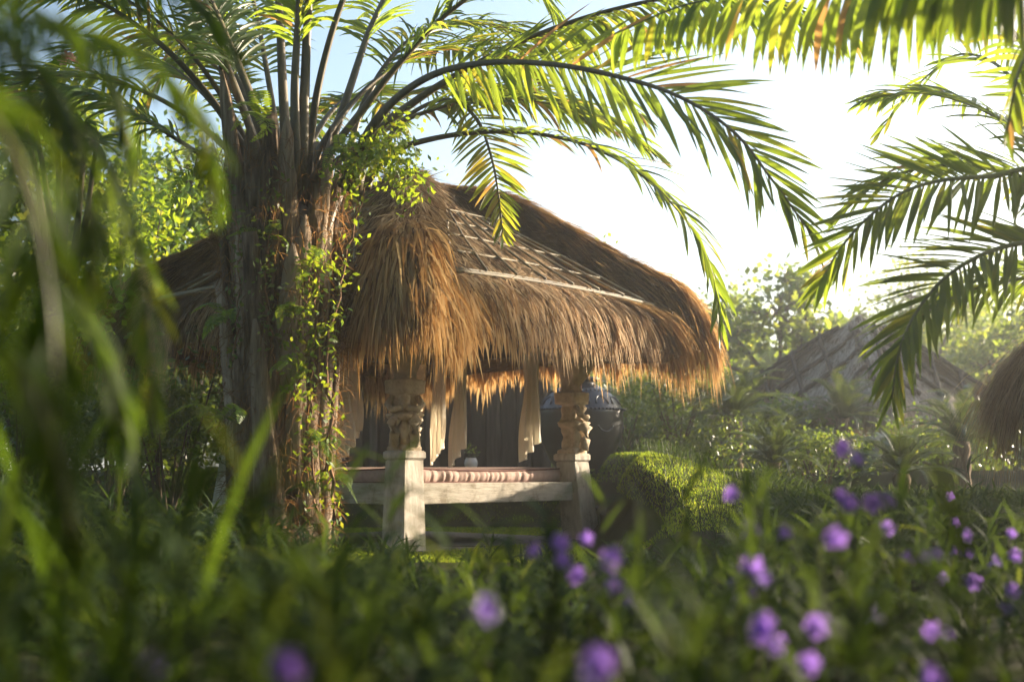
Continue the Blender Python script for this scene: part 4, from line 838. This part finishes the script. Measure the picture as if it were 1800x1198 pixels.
# ------------------------------------------------------------------ the flower bed
def leaf_mesh(seed, L=.13, w=.0085):
    g = np.random.default_rng(seed); B_ = np.zeros((1, 3)); Pl, Sv, Fo = leaflet_arrays(B_, np.array([[1, 0, .45]]), np.array([[0, 1., 0]]), np.array([L]), np.array([w]), np.array([g.uniform(.4, 1.2)]), 7)
    m = MB(); ribbons(m, Pl, Sv, Fo, g.uniform(.2, .8)); return m.mesh('leaf', M['ruellia'])
LEAF = [leaf_mesh(s, L_, w_) for s, L_, w_ in ((1, .12, .0085), (2, .15, .0095), (3, .10, .0075), (4, .135, .008))]
def flower_mesh(seed):
    """five ruffled lobes on a funnel, axis +Z"""
    g = np.random.default_rng(seed); na, nr = 40, 7; a = np.linspace(0, 2 * math.pi, na, endpoint=False); V = []; ti = []
    lob = np.abs(np.cos(2.5 * a)) ** .55
    for k, r in enumerate((.0022, .0032, .0045, .007, .013, .019, .0235)):
        rr = r if k < 4 else r * (.72 + .33 * lob) if k > 4 else r * (.9 + .1 * lob)
        z = (-.032, -.018, -.008, -.001, .005, .0075, .007)[k] + (0 if k < 4 else .0022 * np.sin(a * 9 + k + g.uniform(0, 6)) * (k - 3) * .6)
        V.append(np.stack([rr * np.cos(a), rr * np.sin(a), z + 0 * a], 1)); ti.append(np.full(na, (.05, .05, .05, .1, .35, .55, .7)[k]))
    V = np.vstack(V); i, j = np.meshgrid(np.arange(nr - 1), np.arange(na), indexing='ij'); j2 = (j + 1) % na
    m = MB(); m.add(V, np.stack([i * na + j, i * na + j2, (i + 1) * na + j2, (i + 1) * na + j], -1).reshape(-1, 4), None, np.concatenate(ti)); return m.mesh('flower', M['petal'])
FLOW = [flower_mesh(s) for s in (1, 2, 3)]
def ruellia(flowers, label, seed, nleaf=12, grp='purple flowering plants in the foreground bed', fscale=1.0):
    g = np.random.default_rng(seed); tipsf = [at(*q[:3]) for q in flowers]; c = np.mean(tipsf, 0); gb = np.array([c[0] + g.normal(0, .03), c[1] + .04, float(terr(c[0], c[1]))])
    t = thing('flowering_plant', label, 'flower', gb, grp); ms = MB()
    for q_, spec in zip(tipsf, flowers):
        toc = unit(np.array([0, 0, CAM_Z]) - q_); yaw = spec[3] if len(spec) > 3 else g.normal(0, .7)
        nrm = unit(toc * .8 + np.array([math.sin(yaw), -.2, .35 + g.normal(0, .25)]) * (.55 + abs(yaw) * .5))
        P, _ = crom([gb, (gb * .45 + q_ * .55) + [g.normal(0, .03), g.normal(0, .02), 0], q_ - nrm * .055 - [0, 0, .03], q_ - nrm * .030], 16); tube(ms, P, np.linspace(.004, .0016, 16), 6, .5)
        Mx = Matrix.Translation(Vector(q_)) @ Vector(nrm).to_track_quat('Z', 'Y').to_matrix().to_4x4() @ Matrix.Rotation(g.uniform(0, 6), 4, 'Z') @ Matrix.Scale(fscale * g.uniform(.72, 1.02), 4)
        put('flower', FLOW[g.integers(0, 3)], t, Mx)
        for k in range(nleaf):
            f_ = g.uniform(.25, .92); p = np.array([np.interp(f_ * 15, np.arange(16), P[:, c_]) for c_ in range(3)])
            Mx = Matrix.Translation(Vector(p)) @ Matrix.Rotation(g.uniform(0, 6.28), 4, 'Z') @ Matrix.Rotation(-g.uniform(-.1, .8), 4, 'Y') @ Matrix.Scale(g.uniform(.7, 1.15), 4)
            put('leaf', LEAF[g.integers(0, 4)], t, Mx)
    obj('stem', ms, M['stem'], t)
FL = [([(505, 1172, 1.35, 0)], 'largest blurred purple flower at the bottom edge, left of centre'),
      ([(265, 1168, 1.6, .3)], 'blurred purple flower at the bottom left on dark leaves'),
      ([(1052, 1162, 1.5, 0), (1040, 1185, 1.48, .8)], 'big blurred purple flower at the bottom centre'),
      ([(850, 1072, 1.8, 1.2)], 'single pale lilac flower drooping below the bench, alone among blurred leaves'),
      ([(1422, 1166, 2.0, 0)], 'purple flower at the bottom right with darker centre'),
      ([(938, 968, 2.5, -.9), (985, 955, 2.5, .2), (988, 985, 2.5, .5)], 'cluster of purple flowers just below the foot of the far post'),
      ([(1030, 946, 2.9, .2)], 'small purple flower right at the foot of the far post'),
      ([(1075, 982, 2.2, 0)], 'round open purple flower facing the camera right of the far post'),
      ([(1078, 1028, 2.8, .5), (1016, 1010, 2.8, -.8)], 'two small purple flowers under the round open one'),
      ([(1110, 1053, 2.6, .9)], 'purple flower turned down below and right of the round open one'),
      ([(1288, 868, 3.0, -1.1)], 'pale purple flower standing against the grass mound'),
      ([(1484, 788, 2.9, -1.3), (1505, 806, 2.85, 1.3)], 'highest pair of purple flowers rising against the dark cycads'),
      ([(1480, 872, 2.8, -.8), (1492, 886, 2.8, .3)], 'pair of purple flowers under the highest pair'),
      ([(1535, 884, 2.9, -.5), (1555, 880, 2.9, .7)], 'joined pair of purple flowers level with the top of the bed'),
      ([(1468, 945, 2.35, .1)], 'rounded purple flower with dark eye in the middle of the right bed'),
      ([(1560, 928, 3.4, .2)], 'purple flower with a dark throat right of the rounded one'),
      ([(1318, 928, 3.0, .9), (1380, 936, 3.0, .8)], 'two bell-like purple flowers turned aside before the mound'),
      ([(1322, 995, 2.5, .2), (1340, 1018, 2.5, 1.0)], 'pair of purple flowers, one above the other, in the middle bed'),
      ([(1288, 1030, 2.9, .4), (1300, 1060, 2.9, .6), (1320, 1045, 3.0, .5)], 'dim cluster of purple flowers low in the middle bed'),
      ([(1340, 1098, 2.1, .6), (1335, 1115, 2.1, .1)], 'large soft purple flower low in the bed left of the bottom right one'),
      ([(1437, 1100, 2.2, 0)], 'round purple flower directly above the bottom right one'),
      ([(1363, 1133, 2.4, .2)], 'small purple flower between the two large low ones'),
      ([(1536, 1078, 2.3, 1.2)], 'upright narrow purple flower seen from the side low in the bed'),
      ([(1597, 980, 3.2, .4), (1632, 978, 3.1, -.6), (1645, 975, 3.1, .6)], 'row of purple flowers in the upper right bed'),
      ([(1670, 872, 5.0, 0)], 'small sharp purple flower below the shaggy shelter eave'),
      ([(1698, 940, 4.0, 1.0), (1680, 918, 4.4, .4)], 'side-turned purple flower with long throat at the right'),
      ([(1778, 938, 4.1, .2)], 'purple flower close to the right edge'),
      ([(1750, 986, 3.8, 1.2), (1783, 976, 4.0, .6)], 'two thin side-turned purple flowers near the right edge'),
      ([(1678, 970, 4.0, .9), (1703, 974, 4.0, .9)], 'two tiny closed purple flowers in the right bed'),
      ([(1695, 1024, 3.6, .6), (1711, 1022, 3.6, .1), (1658, 1014, 3.6, -1.0)], 'loose trio of purple flowers in the lower right bed'),
      ([(1778, 1038, 3.6, .5)], 'small purple bud-like flower at the right edge above the last one'),
      ([(1768, 1070, 3.0, .2)], 'lowest small purple flower at the right edge'),
      ([(1640, 1108, 2.5, -1.1), (1668, 1116, 2.6, .8)], 'star-shaped purple flower low at the right'),
      ([(1636, 1190, 2.0, .6)], 'purple flower cut by the bottom edge at the right')]
for k, (fl, lb) in enumerate(FL): ruellia(fl, lb, 200 + k, 9 if len(fl) > 1 else 13)

# filler stems and leaves of the same plants: nobody could count them
def bed(N, seed, xr, yr, name, label, mat='ruellia'):
    g = np.random.default_rng(seed); x = g.uniform(*xr, N); y = g.uniform(*yr, N) ; k = np.abs(x) < y * .47 + .35; x, y = x[k], y[k]
    px = 900 + x / y * FPX
    env = np.interp(px, [0, 250, 520, 600, 700, 1000, 1060, 1250, 1330, 1500, 1800], [820, 870, 905, 945, 960, 975, 985, 965, 905, 876, 866])
    env = env + g.exponential(70, len(x)) - 25 - np.where(g.uniform(0, 1, len(x)) < .05, 60 * g.uniform(0, 1, len(x)), 0)
    for fl_, _ in FL:
        for q_ in fl_:
            hit = (np.abs(px - q_[0]) < 30 + 60 / y) & (y < q_[2]); env = np.where(hit, np.maximum(env, q_[1] + 45 + 150 / y), env)
    if yr[0] > 5: env = 850 + g.exponential(22, len(x))
    H = CAM_Z - (env - 830) / FPX * y - terr(x, y) - .085; H = np.minimum(H, (.72 if yr[0] < 5 else .42) + .1 * g.normal(size=len(x))); H = np.maximum(H, .15) if yr[0] > 5 else H; k = H > .10; x, y, H = x[k], y[k], H[k]; n = len(x)
    gz_ = terr(x, y); base = np.stack([x, y, gz_], 1); top = base + np.stack([g.normal(0, .05, n), g.normal(0, .05, n), H], 1)
    m = MB(); s = np.linspace(0, 1, 4)[None, :, None]; P = base[:, None] * (1 - s) + top[:, None] * s
    a = g.uniform(0, 6.28, n); Sv = np.stack([np.cos(a), np.sin(a), 0 * a], 1)[:, None] * .0026 * np.ones((1, 4, 1)); ribbons(m, P, Sv, None, g.uniform(0, .25, n))
    if yr[0] > 5:
        k = x > y * .19; x, y, H, base, top = x[k], y[k], H[k], base[k], top[k]; n = len(x)
    nl = 15; f_ = g.uniform(.3, 1.0, (n, nl)); Bp = (base[:, None] * (1 - f_[..., None]) + top[:, None] * f_[..., None]).reshape(-1, 3); q = n * nl
    a = g.uniform(0, 6.28, q); e = g.uniform(.2, 1.1, q); D = np.stack([np.cos(a) * np.cos(e), np.sin(a) * np.cos(e), np.sin(e)], 1)
    Pl, Sv, Fo = leaflet_arrays(Bp, D, np.stack([-np.sin(a), np.cos(a), 0 * a], 1) + g.normal(0, .3, (q, 3)), g.uniform(.10, .20, q), g.uniform(.0045, .0088, q), g.uniform(.3, 1.4, q), 5)
    ribbons(m, Pl, Sv, Fo, np.clip(g.normal(.42, .22, q), 0, 1)); return tag(obj(name, m, M[mat], kind='stuff'), label, 'plants')
bed(2300, 301, (-4.0, 4.6), (1.15, 8.6), 'flower_bed_foliage', 'mass of narrow dark green leaves filling the flower bed')
bed(3600, 302, (1.2, 6.0), (6.4, 14.2), 'far_bed_foliage', 'far part of the flower bed, narrow leaves running up to the cycads')
# tall near stems that cross the pavilion as soft blurs
def near_stems(lst, seed, name, label):
    g = np.random.default_rng(seed); m = MB()
    for (x, y, Yd, nl, L_) in lst:
        tp = at(x, y, Yd); b = np.array([tp[0] + g.normal(0, .03), tp[1], 0.]); P, _ = crom([b, (b + tp) / 2 + g.normal(0, .01, 3), tp], 12); tube(m, P, np.linspace(.004, .002, 12), 6, .2)
        f_ = g.uniform(.45, 1, nl); Bp = b * (1 - f_[:, None]) + tp * f_[:, None]; a = g.uniform(0, 6.28, nl); e = g.uniform(.4, 1.2, nl)
        Pl, Sv, Fo = leaflet_arrays(Bp, np.stack([np.cos(a) * np.cos(e), np.sin(a) * np.cos(e), np.sin(e)], 1), np.stack([-np.sin(a), np.cos(a), 0 * a], 1), L_ * g.uniform(.7, 1.2, nl), np.full(nl, .0095), g.uniform(.3, 1.2, nl), 7); ribbons(m, Pl, Sv, Fo, np.clip(g.normal(.5, .2, nl), 0, 1))
    return tag(obj(name, m, M['ruellia'], kind='stuff'), label, 'plants')
near_stems([(610, 830, 2.6, 8, .13), (690, 800, 2.9, 8, .14), (760, 880, 2.6, 8, .13), (850, 900, 2.8, 8, .13), (960, 890, 2.7, 8, .13), (1060, 870, 2.9, 8, .13), (560, 870, 2.2, 9, .13), (1200, 850, 2.7, 8, .14), (665, 860, 2.2, 9, .13), (790, 930, 2.2, 9, .12), (480, 900, 1.5, 12, .13), (430, 840, 1.6, 12, .14), (900, 960, 2.4, 8, .12), (1120, 880, 2.2, 9, .13), (1160, 930, 2.0, 10, .13),
            (330, 860, 1.5, 12, .14), (560, 1000, 1.3, 12, .12), (720, 1060, 1.3, 12, .11), (950, 1090, 1.3, 12, .11), (1250, 950, 1.9, 10, .13), (1330, 880, 2.4, 9, .13), (1430, 900, 2.3, 9, .13), (1580, 880, 2.8, 9, .13), (230, 900, 1.3, 18, .14), (1230, 1050, 1.4, 18, .12), (1500, 1000, 1.6, 16, .13), (1700, 1050, 1.7, 16, .13)], 401, 'near_bed_stems', 'blurred leafy stems nearest the camera crossing the bench')
# strap-leaved clumps at the lower left
def strap(x, Yd, n, L_, label, seed, hue=.2):
    g = np.random.default_rng(seed); c = at(x, 1000, Yd); c[2] = 0; t = thing('strap_leaf_plant', label, 'plant', c, 'arching strap-leaved clumps at the lower left')
    a = g.uniform(0, 6.28, n); e = g.uniform(.9, 1.4, n); D = np.stack([np.cos(a) * np.cos(e), np.sin(a) * np.cos(e), np.sin(e)], 1)
    Pl, Sv, Fo = leaflet_arrays(c + g.normal(0, .04, (n, 3)) * [1, 1, 0], D, np.stack([-np.sin(a), np.cos(a), 0 * a], 1), L_ * g.uniform(.7, 1.2, n), np.full(n, .011), g.uniform(1.2, 2.4, n), 10, 'strap')
    for k in range(n):
        m = MB(); ribbons(m, Pl[k:k + 1], Sv[k:k + 1], Fo[k:k + 1], np.clip(g.normal(hue, .15), 0, 1)); obj('leaf', m, M['palm_dark'], t)
strap(60, 1.55, 16, .85, 'blurred olive strap-leaved clump at the bottom left corner', 1)
strap(230, 1.9, 16, .9, 'blurred strap-leaved clump left of the dark hollow under the palm', 2)
strap(-60, 1.9, 16, 1.0, 'strap-leaved clump at the very left edge', 3)

# ------------------------------------------------------------------ haze
m = MB(); box(m, (0, 150, 4.3), (262, 280, 5.4), bev=.01)
hz = obj('haze', m, None, smooth=False); hz['kind'] = 'stuff'; hz['label'] = 'thin sunlit morning haze in the garden air'; hz['category'] = 'haze'
hm = bpy.data.materials.new('haze'); hm.use_nodes = True; hn = hm.node_tree.nodes; hn.remove(hn['Principled BSDF'])
pv = hn.new('ShaderNodeVolumePrincipled'); pv.inputs['Color'].default_value = (1, 1, 1, 1); pv.inputs['Density'].default_value = .0042; pv.inputs['Anisotropy'].default_value = .76
hm.node_tree.links.new(pv.outputs[0], hn['Material Output'].inputs['Volume']); hz.data.materials.append(hm)
